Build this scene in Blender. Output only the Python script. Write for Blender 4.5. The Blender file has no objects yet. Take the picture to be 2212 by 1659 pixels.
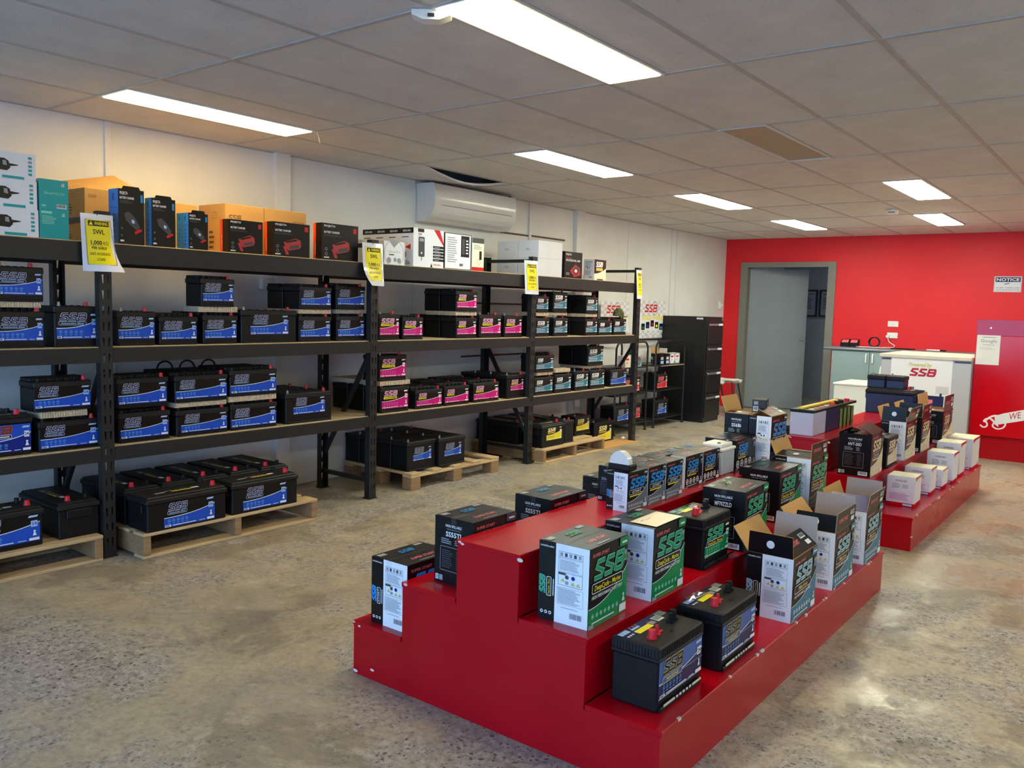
import bpy, math, random
from mathutils import Vector, Matrix
random.seed(7)
PI = math.pi
scn = bpy.context.scene
COL = scn.collection
# ------------------------------------------------------------------ camera
cam_d = bpy.data.cameras.new('camera'); cam = bpy.data.objects.new('camera', cam_d); COL.objects.link(cam)
YAW, PITCH, ROLL = math.radians(-37.555), math.radians(-5.323), math.radians(1.527)
fw = Vector((math.sin(YAW)*math.cos(PITCH), math.cos(YAW)*math.cos(PITCH), math.sin(PITCH)))
r0 = Vector((math.cos(YAW), -math.sin(YAW), 0)); u0 = r0.cross(fw)
rt = math.cos(ROLL)*r0 + math.sin(ROLL)*u0; up = -math.sin(ROLL)*r0 + math.cos(ROLL)*u0
m3 = Matrix((rt, up, -fw)).transposed()
cam.matrix_world = Matrix.Translation((0, 0, 1.404)) @ m3.to_4x4()
cam_d.sensor_fit = 'HORIZONTAL'; cam_d.sensor_width = 36.0; cam_d.lens = 36.0*1815.09/2212; cam_d.clip_start = 0.05
scn.camera = cam
# ------------------------------------------------------------------ world, exposure
SKY = 4.6
LAMP = 15.0
EXPO = 1.05
w = bpy.data.worlds.new('World'); scn.world = w; w.use_nodes = True
bg = w.node_tree.nodes['Background']; bg.inputs[0].default_value = (0.34, 0.60, 1.0, 1); bg.inputs[1].default_value = SKY
scn.view_settings.view_transform = 'Standard'; scn.view_settings.look = 'None'
scn.view_settings.gamma = 1.0; scn.view_settings.use_curve_mapping = False
scn.view_settings.exposure = EXPO
# daylight comes in through the glazed shop front behind the camera: portals in its three bays
RX0, RX1, RY0, RY1, RZ = -5.15, 3.265, -2.55, 11.78, 2.451
BAYS = [(-4.55, -2.15), (-2.05, 0.35), (0.45, 2.85)]
for a, b in BAYS:
    ld = bpy.data.lights.new('window_portal', 'AREA'); ld.shape = 'RECTANGLE'; ld.size = b-a; ld.size_y = 1.95
    ld.cycles.is_portal = True
    lo = bpy.data.objects.new('window_portal', ld); COL.objects.link(lo)
    lo.location = ((a+b)/2, RY0-0.05, 1.275); lo.rotation_euler = (PI/2, 0, PI)
# ------------------------------------------------------------------ materials
def lin(c):
    return tuple(((v/255)/12.92 if v/255 <= .04045 else ((v/255+.055)/1.055)**2.4) for v in c)
MATS = {}
def mat(n, c, rough=.5, metal=0., noise=0., scale=8., bump=0., bscale=60., spec=.5, coat=0., alpha=1., emit=0., stretch=None):
    if n in MATS: return MATS[n]
    m = bpy.data.materials.new(n); m.use_nodes = True; nt = m.node_tree; b = nt.nodes['Principled BSDF']
    c = lin(c); b.inputs['Base Color'].default_value = (*c, 1)
    b.inputs['Roughness'].default_value = rough; b.inputs['Metallic'].default_value = metal
    b.inputs['Specular IOR Level'].default_value = spec; b.inputs['Coat Weight'].default_value = coat
    b.inputs['Alpha'].default_value = alpha
    if emit: b.inputs['Emission Color'].default_value = (*c, 1); b.inputs['Emission Strength'].default_value = emit
    if noise or bump:
        tc = nt.nodes.new('ShaderNodeTexCoord'); vec = tc.outputs['Object']
        if stretch:
            mp = nt.nodes.new('ShaderNodeMapping'); mp.inputs['Scale'].default_value = stretch
            nt.links.new(vec, mp.inputs[0]); vec = mp.outputs[0]
    if noise:
        nz = nt.nodes.new('ShaderNodeTexNoise'); nz.inputs['Scale'].default_value = scale; nz.inputs['Detail'].default_value = 5
        nt.links.new(vec, nz.inputs['Vector'])
        rp = nt.nodes.new('ShaderNodeValToRGB'); e = rp.color_ramp.elements
        e[0].position = .3; e[1].position = .7
        e[0].color = (*[max(0, v*(1-noise)) for v in c], 1); e[1].color = (*[min(1, v*(1+noise)) for v in c], 1)
        nt.links.new(nz.outputs[0], rp.inputs[0]); nt.links.new(rp.outputs[0], b.inputs['Base Color'])
    if bump:
        n2 = nt.nodes.new('ShaderNodeTexNoise'); n2.inputs['Scale'].default_value = bscale; n2.inputs['Detail'].default_value = 3
        nt.links.new(vec, n2.inputs['Vector'])
        bp = nt.nodes.new('ShaderNodeBump'); bp.inputs['Strength'].default_value = bump; bp.inputs['Distance'].default_value = .003
        nt.links.new(n2.outputs[0], bp.inputs['Height']); nt.links.new(bp.outputs[0], b.inputs['Normal'])
    MATS[n] = m; return m
def ramp(nt, src, stops):
    rp = nt.nodes.new('ShaderNodeValToRGB'); e = rp.color_ramp.elements
    while len(e) < len(stops): e.new(.5)
    for k, (p, c) in enumerate(stops): e[k].position = p; e[k].color = (*c, 1) if len(c) == 3 else c
    nt.links.new(src, rp.inputs[0]); return rp.outputs[0]
def mixc(nt, f, a, b, mode='MIX'):
    mx = nt.nodes.new('ShaderNodeMix'); mx.data_type = 'RGBA'; mx.blend_type = mode
    for s, v in ((mx.inputs[0], f), (mx.inputs[6], a), (mx.inputs[7], b)):
        if hasattr(v, 'links') or hasattr(v, 'is_linked'): nt.links.new(v, s)
        else: s.default_value = v if not isinstance(v, tuple) else (*v, 1)
    return mx.outputs[2]
def tnoise(nt, vec, scale, detail=4, rough=.55, dist=0.):
    n = nt.nodes.new('ShaderNodeTexNoise'); n.inputs['Scale'].default_value = scale; n.inputs['Detail'].default_value = detail
    n.inputs['Roughness'].default_value = rough; n.inputs['Distortion'].default_value = dist
    nt.links.new(vec, n.inputs['Vector']); return n.outputs[0]
def base(n):
    m = bpy.data.materials.new(n); m.use_nodes = True; nt = m.node_tree; MATS[n] = m
    tc = nt.nodes.new('ShaderNodeTexCoord')
    return m, nt, nt.nodes['Principled BSDF'], tc.outputs['Object']
# worn concrete floor: sealed tan patches, bare grey patches with exposed aggregate
m, nt, b, vec = base('concrete')
big = tnoise(nt, vec, .8, 8, .66, .3); mid = tnoise(nt, vec, 4.2, 9, .7, .35); fine = tnoise(nt, vec, 34, 7, .7)
zone = ramp(nt, mixc(nt, .36, big, mid), [(.455, (1, 1, 1)), (.535, (.06,)*3)])
bare = ramp(nt, fine, [(.3, lin((112, 105, 100))), (.5, lin((156, 147, 138))), (.7, lin((192, 183, 172)))])
tan = ramp(nt, mid, [(.34, lin((132, 119, 100))), (.48, lin((158, 144, 120))), (.58, lin((174, 160, 132))), (.68, lin((200, 187, 158)))])
tan = mixc(nt, .42, tan, ramp(nt, fine, [(.28, lin((120, 109, 92))), (.72, lin((196, 185, 160)))]))
c = mixc(nt, zone, tan, bare)
stain = ramp(nt, tnoise(nt, vec, 2.1, 9, .66, .5), [(.53, (0, 0, 0)), (.59, (1, 1, 1))])
c = mixc(nt, mixc(nt, 1., stain, (.5,)*3, 'MULTIPLY'), c, lin((104, 94, 80)))
wn = nt.nodes.new('ShaderNodeTexNoise'); wn.inputs['Scale'].default_value = 30; nt.links.new(vec, wn.inputs['Vector'])
ws = nt.nodes.new('ShaderNodeVectorMath'); ws.operation = 'SCALE'; ws.inputs['Scale'].default_value = .03
dn = nt.nodes.new('ShaderNodeVectorMath'); dn.operation = 'ADD'
nt.links.new(wn.outputs[1], ws.inputs[0]); nt.links.new(vec, dn.inputs[0]); nt.links.new(ws.outputs[0], dn.inputs[1])
for sc_, th, colr, zmin in ((46, .58, (56, 54, 57), .16), (95, .62, (62, 59, 60), .14), (75, .86, (196, 192, 186), .1)):
    vo = nt.nodes.new('ShaderNodeTexVoronoi'); vo.inputs['Scale'].default_value = sc_; nt.links.new(dn.outputs[0], vo.inputs['Vector'])
    chip = ramp(nt, vo.outputs['Distance'], [(.26, (1, 1, 1)), (.36, (0, 0, 0))])
    rnd = ramp(nt, vo.outputs['Color'], [(th, (0, 0, 0)), (th+.03, (1, 1, 1))])
    mk = mixc(nt, 1., mixc(nt, 1., chip, rnd, 'MULTIPLY'), mixc(nt, 1., zone, (zmin,)*3, 'LIGHTEN'), 'MULTIPLY')
    c = mixc(nt, mixc(nt, 1., mk, (.85,)*3, 'MULTIPLY'), c, lin(colr))
nt.links.new(c, b.inputs['Base Color'])
rg = mixc(nt, zone, ramp(nt, tnoise(nt, vec, 1.9, 8, .65, .7), [(.42, (.46,)*3), (.52, (.32,)*3), (.6, (.2,)*3), (.72, (.15,)*3)]), (.55,)*3)
nt.links.new(rg, b.inputs['Roughness']); b.inputs['Specular IOR Level'].default_value = .45
bp = nt.nodes.new('ShaderNodeBump'); bp.inputs['Strength'].default_value = .3; bp.inputs['Distance'].default_value = .002
nt.links.new(fine, bp.inputs['Height']); nt.links.new(bp.outputs[0], b.inputs['Normal'])
# ceiling tile with pin holes
m, nt, b, vec = base('ceiling_tile')
vo = nt.nodes.new('ShaderNodeTexVoronoi'); vo.inputs['Scale'].default_value = 75; nt.links.new(vec, vo.inputs['Vector'])
hole = mixc(nt, 1., ramp(nt, vo.outputs['Distance'], [(.10, (1, 1, 1)), (.24, (0, 0, 0))]), ramp(nt, vo.outputs['Color'], [(.62, (0, 0, 0)), (.68, (1, 1, 1))]), 'MULTIPLY')
cc = ramp(nt, tnoise(nt, vec, 4, 5), [(.3, lin((206, 205, 203))), (.7, lin((220, 219, 216)))])
nt.links.new(mixc(nt, mixc(nt, 1., hole, (.55,)*3, 'MULTIPLY'), cc, lin((95, 92, 90))), b.inputs['Base Color'])
b.inputs['Roughness'].default_value = .9
bp = nt.nodes.new('ShaderNodeBump'); bp.inputs['Strength'].default_value = .25; bp.inputs['Distance'].default_value = .002
nt.links.new(tnoise(nt, vec, 160, 2), bp.inputs['Height']); nt.links.new(bp.outputs[0], b.inputs['Normal'])
# painted red board with scuffs
def redmat(n, ca, cb, rough):
    m, nt, b, vec = base(n)
    cc = ramp(nt, tnoise(nt, vec, 3.2, 6), [(.3, lin(ca)), (.7, lin(cb))])
    nt.links.new(cc, b.inputs['Base Color'])
    nt.links.new(ramp(nt, tnoise(nt, vec, 9, 5), [(.3, (rough,)*3), (.7, (rough+.05,)*3)]), b.inputs['Roughness'])
    b.inputs['Specular IOR Level'].default_value = .26
redmat('red_board', (166, 3, 20), (176, 5, 24), .2)
mat('red_wall', (226, 20, 32), .55, noise=.05, scale=2.5, bump=.12, bscale=180)
mat('red_gloss', (200, 8, 24), .16, noise=.05, scale=3, spec=.36)
mat('white_wall', (226, 226, 222), .6, noise=.05, scale=2.2, bump=.15, bscale=120)
mat('trim_white', (222, 222, 220), .5, noise=.03)
mat('grid_metal', (180, 178, 176), .5, noise=.06, scale=12)
mat('paving', (158, 162, 170), .8, noise=.15, scale=6)
mat('plenum', (30, 30, 32), .9, noise=.2)
mat('rack_black', (34, 35, 36), .45, spec=.35, noise=.12, scale=14, bump=.08, bscale=200)
mat('chipboard', (186, 160, 118), .75, noise=.14, scale=55, bump=.1)
mat('plastic_black', (17, 17, 20), .45, noise=.1, scale=20, bump=.1, bscale=260, spec=.25)
mat('plastic_lid', (26, 26, 28), .5, noise=.1, scale=24, bump=.12, bscale=240, spec=.3)
mat('plastic_navy', (24, 40, 82), .4, noise=.08)
mat('cap_red', (212, 32, 46), .4, noise=.05)
mat('cap_orange', (232, 80, 38), .4, noise=.05)
mat('lead', (150, 152, 156), .38, .8, noise=.1, scale=40)
mat('chrome', (205, 208, 212), .2, .9, noise=.04)
mat('pine', (196, 166, 122), .7, noise=.2, scale=7, stretch=(3, .6, 9), bump=.15, bscale=50)
mat('pine_dark', (150, 118, 82), .75, noise=.2, scale=7, stretch=(3, .6, 9), bump=.15, bscale=50)
mat('kraft', (196, 150, 88), .75, noise=.06, scale=14)
mat('kraft_in', (198, 152, 92), .8, noise=.05, scale=12)
mat('board_grey', (158, 148, 146), .8, noise=.04)
mat('flute', (200, 182, 154), .85, noise=.25, scale=70)
mat('flute_grey', (150, 145, 138), .85, noise=.3, scale=60)
mat('carton_white', (222, 222, 228), .45, noise=.03)
mat('carton_black', (14, 14, 17), .3, noise=.05, spec=.28)
mat('carton_navy', (14, 18, 36), .28, noise=.05, spec=.3)
mat('clear_grey', (188, 190, 192), .35, noise=.04)
mat('grey_door', (128, 134, 140), .45, noise=.05, scale=3)
mat('door_frame', (124, 120, 112), .45, noise=.05, scale=3)
mat('grey_cab', (134, 152, 154), .4, noise=.03)
mat('grey_top', (96, 108, 118), .3, noise=.06, scale=30)
mat('grey_panel', (182, 184, 190), .35, noise=.03)
mat('beige', (214, 204, 188), .4, noise=.03)
mat('tube_black', (26, 27, 30), .3, noise=.08)
mat('steel_black', (22, 23, 26), .36, noise=.08)
mat('plastic_white', (232, 232, 226), .35, noise=.02)
mat('ac_white', (226, 226, 220), .18, noise=.02, coat=.3)
mat('dark_slot', (40, 40, 40), .6, noise=.1)
mat('brown_rail', (92, 66, 56), .6, noise=.1)
mat('flap_sky_tint', (22, 42, 124), .25, noise=.08)  # reflected sky put into the colour of one black carton flap
mat('camo', (70, 76, 48), .9, noise=.75, scale=60)
mat('paper', (232, 232, 228), .6, noise=.02)
mat('beige_lens', (178, 156, 122), .35, noise=.04)
mat('back_room', (150, 158, 160), .7, noise=.05)
mat('cell_white', (196, 200, 226), .3, noise=.03)
mat('cord_white', (228, 226, 220), .5, noise=.02)
mat('sleeve', (222, 226, 240), .12, noise=.02, coat=.5)
# printing inks
INK = dict(k=(14, 14, 16), w=(232, 234, 238), gy=(150, 154, 160), dg=(70, 72, 76), bl=(28, 78, 190), bl2=(20, 40, 130), bl3=(92, 160, 226), nv=(16, 24, 96), mg=(200, 22, 120),
    mg2=(206, 110, 190), tl=(52, 120, 150), tl2=(122, 176, 196), gn=(12, 132, 74), gn2=(28, 150, 104), mt=(130, 216, 190), ye=(238, 222, 30), yw=(236, 232, 200), rd=(206, 24, 34), pk=(226, 110, 118), og=(236, 72, 28),
    tq=(0, 160, 160), sk=(20, 136, 214), br=(60, 22, 26), cr=(212, 198, 160), iv=(236, 226, 200), ol=(170, 150, 40), mb=(62, 96, 164), mb2=(30, 34, 84), gd=(206, 190, 96), sg=(112, 114, 122), kr=(92, 62, 24), lb=(168, 196, 236))
for k, v in INK.items(): mat('ink_'+k, v, .34, spec=.28)
# ------------------------------------------------------------------ mesh helpers
class MB:
    def __init__(s): s.v = []; s.f = []; s.m = []; s.ms = []
    def mi(s, n):
        if n not in s.ms: s.ms.append(n)
        return s.ms.index(n)
    def face(s, pts, m):
        i = len(s.v); s.v += [tuple(p) for p in pts]; s.f.append(tuple(range(i, i+len(pts)))); s.m.append(s.mi(m)); return s
    def mesh(s, vs, fs, m):
        i = len(s.v); k = s.mi(m); s.v += [tuple(p) for p in vs]
        for f in fs: s.f.append(tuple(i+j for j in f)); s.m.append(k)
        return s
    def box(s, x0, x1, y0, y1, z0, z1, m):
        vs = [(x, y, z) for z in (z0, z1) for y in (y0, y1) for x in (x0, x1)]
        return s.mesh(vs, [(0, 2, 3, 1), (4, 5, 7, 6), (0, 1, 5, 4), (2, 6, 7, 3), (0, 4, 6, 2), (1, 3, 7, 5)], m)
    def cbox(s, x0, x1, y0, y1, z0, z1, m, b=.003):
        X = (x0, x1); Y = (y0, y1); Z = (z0, z1); vs = []; ix = {}
        for a in (0, 1):
            for c in (0, 1):
                for d in (0, 1):
                    for ax in (0, 1, 2):
                        p = [X[a], Y[c], Z[d]]; sg = [b if k == 0 else -b for k in (a, c, d)]
                        for q in range(3):
                            if q != ax: p[q] += sg[q]
                        ix[a, c, d, ax] = len(vs); vs.append(tuple(p))
        fs = []
        for ax in range(3):
            o = [k for k in range(3) if k != ax]
            for e in (0, 1):
                ring = []
                for (p, q) in ((0, 0), (1, 0), (1, 1), (0, 1)):
                    k = [0, 0, 0]; k[ax] = e; k[o[0]] = p; k[o[1]] = q; ring.append(ix[(*k, ax)])
                if (e == 0) != (ax == 1): ring.reverse()
                fs.append(tuple(ring))
        for ax in range(3):
            o = [k for k in range(3) if k != ax]
            for p in (0, 1):
                for q in (0, 1):
                    k0 = [0, 0, 0]; k0[o[0]] = p; k0[o[1]] = q; k1 = k0[:]; k1[ax] = 1
                    r = [ix[(*k0, o[0])], ix[(*k1, o[0])], ix[(*k1, o[1])], ix[(*k0, o[1])]]
                    n = (Vector(vs[r[1]])-Vector(vs[r[0]])).cross(Vector(vs[r[2]])-Vector(vs[r[0]]))
                    d = [0, 0, 0]; d[o[0]] = 2*p-1; d[o[1]] = 2*q-1
                    if n.dot(Vector(d)) < 0: r.reverse()
                    fs.append(tuple(r))
        for a in (0, 1):
            for c in (0, 1):
                for d in (0, 1):
                    r = [ix[a, c, d, 0], ix[a, c, d, 1], ix[a, c, d, 2]]
                    if (a+c+d) % 2 == 0: r.reverse()
                    fs.append(tuple(r))
        return s.mesh(vs, fs, m)
    def cyl(s, c, r, h, m, ax=2, n=14, r2=None, cap=True):
        r2 = r if r2 is None else r2; vs = []; o = [(1, 2), (2, 0), (0, 1)][ax]
        for k, rr in ((0, r), (1, r2)):
            for i in range(n):
                a = 2*PI*i/n; p = list(c); p[ax] += h*k; p[o[0]] += rr*math.cos(a); p[o[1]] += rr*math.sin(a); vs.append(tuple(p))
        fs = [(i, (i+1) % n, n+(i+1) % n, n+i) for i in range(n)]
        if cap: fs += [tuple(range(n-1, -1, -1)), tuple(range(n, 2*n))]
        return s.mesh(vs, fs, m)
    def tube(s, path, r, m, n=8, closed=False):
        P = [Vector(p) for p in path]; L = len(P); vs = []; prev = None
        for i, p in enumerate(P):
            t = (P[(i+1) % L]-P[i-1]) if closed else (P[min(i+1, L-1)]-P[max(i-1, 0)])
            t.normalize()
            a = prev if prev is not None else (Vector((0, 0, 1)) if abs(t.z) < .9 else Vector((1, 0, 0)))
            u = (a-t*a.dot(t)).normalized(); prev = u; v = t.cross(u)
            for k in range(n):
                q = 2*PI*k/n; vs.append(tuple(p+u*(r*math.cos(q))+v*(r*math.sin(q))))
        fs = []
        for i in range(L if closed else L-1):
            j = (i+1) % L
            for k in range(n): fs.append((i*n+k, i*n+(k+1) % n, j*n+(k+1) % n, j*n+k))
        if not closed: fs += [tuple(range(n-1, -1, -1)), tuple(range((L-1)*n, L*n))]
        return s.mesh(vs, fs, m)
    def prism(s, pts, y0, y1, m, ax=1, rev=False):
        # polygon pts extruded along axis ax; pts are the other two coordinates in order
        o = [k for k in range(3) if k != ax]; n = len(pts); vs = []
        for e in (y0, y1):
            for p in pts:
                q = [0, 0, 0]; q[o[0]] = p[0]; q[o[1]] = p[1]; q[ax] = e; vs.append(tuple(q))
        area = sum(pts[i][0]*pts[(i+1) % n][1]-pts[(i+1) % n][0]*pts[i][1] for i in range(n))
        flip = (area > 0) != (ax == 1)
        fs = [tuple(range(n)), tuple(range(2*n-1, n-1, -1))]+[(i+n, (i+1) % n+n, (i+1) % n, i) for i in range(n)]
        if flip: fs = [tuple(reversed(f)) for f in fs]
        return s.mesh(vs, fs, m)
    def strip(s, rows, m, closed=False):
        n = len(rows[0]); vs = [p for r in rows for p in r]; fs = []
        for i in range(len(rows)-1):
            for k in range(n if closed else n-1): fs.append((i*n+k, i*n+(k+1) % n, (i+1)*n+(k+1) % n, (i+1)*n+k))
        return s.mesh(vs, fs, m)
    def data(s, name, smooth=True):
        me = bpy.data.meshes.new(name); me.from_pydata(s.v, [], s.f)
        for n in s.ms: me.materials.append(MATS[n])
        me.polygons.foreach_set('material_index', s.m)
        if smooth: me.shade_smooth(); me.set_sharp_from_angle(angle=.55)
        me.update(); return me
    def obj(s, name, parent=None, smooth=True): return link(name, s.data(name, smooth), parent)
def link(name, me, parent=None):
    o = bpy.data.objects.new(name, me); COL.objects.link(o)
    if parent is not None: o.parent = parent
    return o
def tag(o, label, cat, group=None):
    o['label'] = label; o['category'] = cat
    if group: o['group'] = group
    return o
def thing(name, label, cat, loc=(0, 0, 0), rz=0., group=None):
    o = bpy.data.objects.new(name, None); COL.objects.link(o); o.location = loc; o.rotation_euler = (0, 0, rz)
    o.empty_display_size = .05
    return tag(o, label, cat, group)
def struct(o): o['kind'] = 'structure'; return o
# ------------------------------------------------------------------ flat print: polygons in (u, v) metres, laid on a surface
GLY = {}
def glyphs(txt, bold, shear):
    k = (txt, bold, shear)
    if k not in GLY:
        cu = bpy.data.curves.new('t', 'FONT'); cu.body = txt; cu.resolution_u = 2; cu.offset = bold; cu.shear = shear; cu.fill_mode = 'FRONT'
        ob = bpy.data.objects.new('t', cu); me = bpy.data.meshes.new_from_object(ob)
        vs = [(v.co.x, v.co.y) for v in me.vertices]; fs = [tuple(p.vertices) for p in me.polygons]
        bpy.data.objects.remove(ob); bpy.data.curves.remove(cu); bpy.data.meshes.remove(me)
        x0 = min((p[0] for p in vs), default=0); x1 = max((p[0] for p in vs), default=1)
        GLY[k] = (vs, fs, x0, x1)
    return GLY[k]
CAP = .69
class D:
    def __init__(s): s.p = []      # (points, faces, ink, layer)
    def poly(s, pts, ink, l=1): s.p.append((pts, [tuple(range(len(pts)))], ink, l)); return s
    def rect(s, a, b, c, d, ink, l=1, n=1):
        if n == 1: return s.poly([(a, b), (c, b), (c, d), (a, d)], ink, l)
        for i in range(n):
            for j in range(n):
                s.poly([(a+(c-a)*(i+x)/n, b+(d-b)*(j+y)/n) for x, y in ((0, 0), (1, 0), (1, 1), (0, 1))], ink, l)
        return s
    def disc(s, u, v, r, ink, l=2, n=14): return s.poly([(u+r*math.cos(2*PI*i/n), v+r*math.sin(2*PI*i/n)) for i in range(n)], ink, l)
    def ring(s, u, v, r, w, ink, l=2, n=14):
        o = [(u+k*math.cos(2*PI*i/n), v+k*math.sin(2*PI*i/n)) for k in (r, r-w) for i in range(n)]
        s.p.append((o, [(i, (i+1) % n, n+(i+1) % n, n+i) for i in range(n)], ink, l)); return s
    def line(s, pts, w, ink, l=2, closed=False):
        P = [Vector(p) for p in pts]; L = len(P); A = []; B = []
        for i in range(L):
            a = (P[i]-P[i-1]) if (i or closed) else None; b = (P[(i+1) % L]-P[i]) if (i < L-1 or closed) else None
            na = Vector((-a.y, a.x)).normalized() if a is not None else None; nb = Vector((-b.y, b.x)).normalized() if b is not None else None
            if na is None: n = nb
            elif nb is None: n = na
            else:
                n = na+nb
                n = na if n.length < 1e-6 else n.normalized()/max(.45, n.normalized().dot(na))
            A.append(tuple(P[i]+n*w/2)); B.append(tuple(P[i]-n*w/2))
        for i in range(L if closed else L-1):
            j = (i+1) % L; s.p.append(([B[i], B[j], A[j], A[i]], [(0, 1, 2, 3)], ink, l))
        return s
    def frame(s, a, b, c, d, w, ink, l=2, r=0.):
        if not r: return s.line([(a, b), (c, b), (c, d), (a, d)], w, ink, l, True)
        pts = []
        for (x, y, q) in ((c-r, b+r, -PI/2), (c-r, d-r, 0), (a+r, d-r, PI/2), (a+r, b+r, PI)):
            for k in range(4): pts.append((x+r*math.cos(q+k*PI/6), y+r*math.sin(q+k*PI/6)))
        return s.line(pts, w, ink, l, True)
    def rrect(s, a, b, c, d, r, ink, l=1):
        pts = []
        for (x, y, q) in ((c-r, b+r, -PI/2), (c-r, d-r, 0), (a+r, d-r, PI/2), (a+r, b+r, PI)):
            for k in range(4): pts.append((x+r*math.cos(q+k*PI/6), y+r*math.sin(q+k*PI/6)))
        return s.poly(pts, ink, l)
    def text(s, t, u, v, h, ink, l=3, al='l', bold=.0, shear=0., fit=None, rot=0):
        vs, fs, x0, x1 = glyphs(t, bold, shear); k = h/CAP; kx = k
        if fit: kx = min(k*1.6, fit/(x1-x0)) if fit/(x1-x0) < k*1.6 else k*1.6
        wd = (x1-x0)*kx; off = {'l': 0, 'c': -wd/2, 'r': -wd}[al]
        pts = [(off+(p[0]-x0)*kx, p[1]*k) for p in vs]
        if rot: pts = [(-b, a) for a, b in pts]
        s.p.append(([(u+a, v+b) for a, b in pts], fs, ink, l)); return s
    def bars(s, u, v, w, h, n, ink, l=2, seed=1):       # lines of print too small to read
        rd = random.Random(seed); st = h/n
        for i in range(n): s.rect(u, v+h-(i+.75)*st, u+w*(.7+.3*rd.random()), v+h-(i+.3)*st, ink, l)
        return s
    def code(s, u, v, w, h, ink='k', bgk='w', l=2, seed=3):
        rd = random.Random(seed); s.rect(u, v, u+w, v+h, bgk, l); x = u+w*.06
        while x < u+w*.92:
            b = w*(.012+.03*rd.random()); s.rect(x, v+h*.22, x+b, v+h*.92, ink, l+1); x += b+w*(.015+.03*rd.random())
        return s
    def logo(s, u, v, h, ink, out='w', l=3, wd=.19, ow=.05, k=1.):
        # slanted racing letters S S B as strokes on an outline
        S = [(.98, .92), (.12, .92), (.02, .62), (.92, .36), (.82, .08), (-.12, .08)]
        B1 = [(.04, .0), (.04, .92), (.9, .92), (1.0, .74), (.94, .54), (.12, .51)]; B2 = [(.7, .50), (1.04, .42), (1.02, .16), (.86, .08), (.1, .08)]
        for i, ch in enumerate(([S], [S], [B1, B2])):
            for st in ch:
                p = [(u+(i*.86+x*.66)*h*k+y*.26*h, v+y*h) for x, y in st]
                s.line(p, h*(wd+2*ow), out, l); s.line(p, h*wd, ink, l+1)
        return s
    def curve(s, pts, w, ink, l=2, n=5):
        P = [Vector(p) for p in ([pts[0]]+pts+[pts[-1]])]; q = []
        for i in range(1, len(P)-2):
            for k in range(n):
                t = k/n; q.append(tuple(.5*((2*P[i])+(P[i+1]-P[i-1])*t+(2*P[i-1]-5*P[i]+4*P[i+1]-P[i+2])*t*t+(3*P[i]-P[i-1]-3*P[i+1]+P[i+2])*t**3)))
        return s.line(q+[pts[-1]], w, ink, l)
    def swoosh(s, w, v0, v1, pw, ink, l=1, lineink=None, lw=.003, vb=0., n=12, u0=0.):
        c = [(u0+w*i/n, v0+(v1-v0)*(i/n)**pw) for i in range(n+1)]
        s.p.append((c+[(p[0], vb) for p in c], [(n+1+i, n+2+i, i+1, i) for i in range(n)], ink, l))
        if lineink: s.line(c, lw, lineink, l+1)
        return s
    def person(s, u, v, h, ink='w', l=3):
        s.disc(u, v+h*.78, h*.2, ink, l, 10); s.poly([(u-h*.32, v), (u+h*.32, v), (u+h*.12, v+h*.55), (u-h*.12, v+h*.55)], ink, l); return s
    def blob(s, pts, ink, l=2): return s.poly(pts, ink, l)
    def put(s, mb, o, U, V, N, gap=.0007, base=.0006):
        o, U, V, N = map(Vector, (o, U, V, N))
        for i, (pts, fs, ink, l) in enumerate(s.p):     # a hair's breadth apart so that overlapping print never coincides
            mb.mesh([tuple(o+U*a+V*b+N*(base+gap*l+6e-6*(i % 60))) for a, b in pts], fs, 'ink_'+ink)
        return mb
    def bend(s, mb, fn, gap=.0007):
        for pts, fs, ink, l in s.p:
            vs = []
            for a, b in pts:
                p, n = fn(a, b); vs.append(tuple(Vector(p)+Vector(n)*(gap*(l+1))))
            mb.mesh(vs, fs, 'ink_'+ink)
        return mb
PL = {}
def front(mb, d, wd, dp, z=0.): return d.put(mb, (-wd/2, -dp/2, z), (1, 0, 0), (0, 0, 1), (0, -1, 0))
def lend(mb, d, wd, dp, z=0.): return d.put(mb, (-wd/2, dp/2, z), (0, -1, 0), (0, 0, 1), (-1, 0, 0))
def rend(mb, d, wd, dp, z=0.): return d.put(mb, (wd/2, -dp/2, z), (0, 1, 0), (0, 0, 1), (1, 0, 0))
def topd(mb, d, wd, dp, z): return d.put(mb, (-wd/2, -dp/2, z), (1, 0, 0), (0, 1, 0), (0, 0, 1))
# ------------------------------------------------------------------ the room
fl = MB().box(RX0, RX1, RY0, 14.2, -.1, 0, 'concrete').obj('floor'); struct(fl)
struct(MB().box(RX0-.15, RX1+.15, RY0-.15, 14.35, 2.66, 2.75, 'plenum').obj('ceiling')); ceil = bpy.data.objects['ceiling']
struct(MB().box(-14, 12, -16, RY0-.15, -.12, -.03, 'paving').obj('pavement'))
struct(MB().box(RX0-.15, RX0, RY0-.15, 14.35, 0, 2.66, 'white_wall').obj('wall_left'))
struct(MB().box(RX1, RX1+.15, RY0-.15, RY1+.15, 0, 2.66, 'white_wall').obj('wall_right'))
wb = MB(); DX0, DX1, DH = -4.875, -3.585, 2.085
wb.box(RX0, DX0, RY1, RY1+.12, 0, 2.66, 'red_wall').box(DX1, RX1, RY1, RY1+.12, 0, 2.66, 'red_wall').box(DX0, DX1, RY1, RY1+.12, DH, 2.66, 'red_wall')
struct(wb.obj('wall_back'))
wf = MB(); wf.box(RX0, RX1, RY0-.12, RY0, 2.25, 2.66, 'white_wall').box(RX0, RX1, RY0-.12, RY0, 0, .3, 'white_wall')
xs = [RX0]+[v for bay in BAYS for v in bay]+[RX1]
for i in range(0, len(xs), 2): wf.box(xs[i], xs[i+1], RY0-.12, RY0, .3, 2.25, 'white_wall')
struct(wf.obj('wall_front'))
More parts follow.
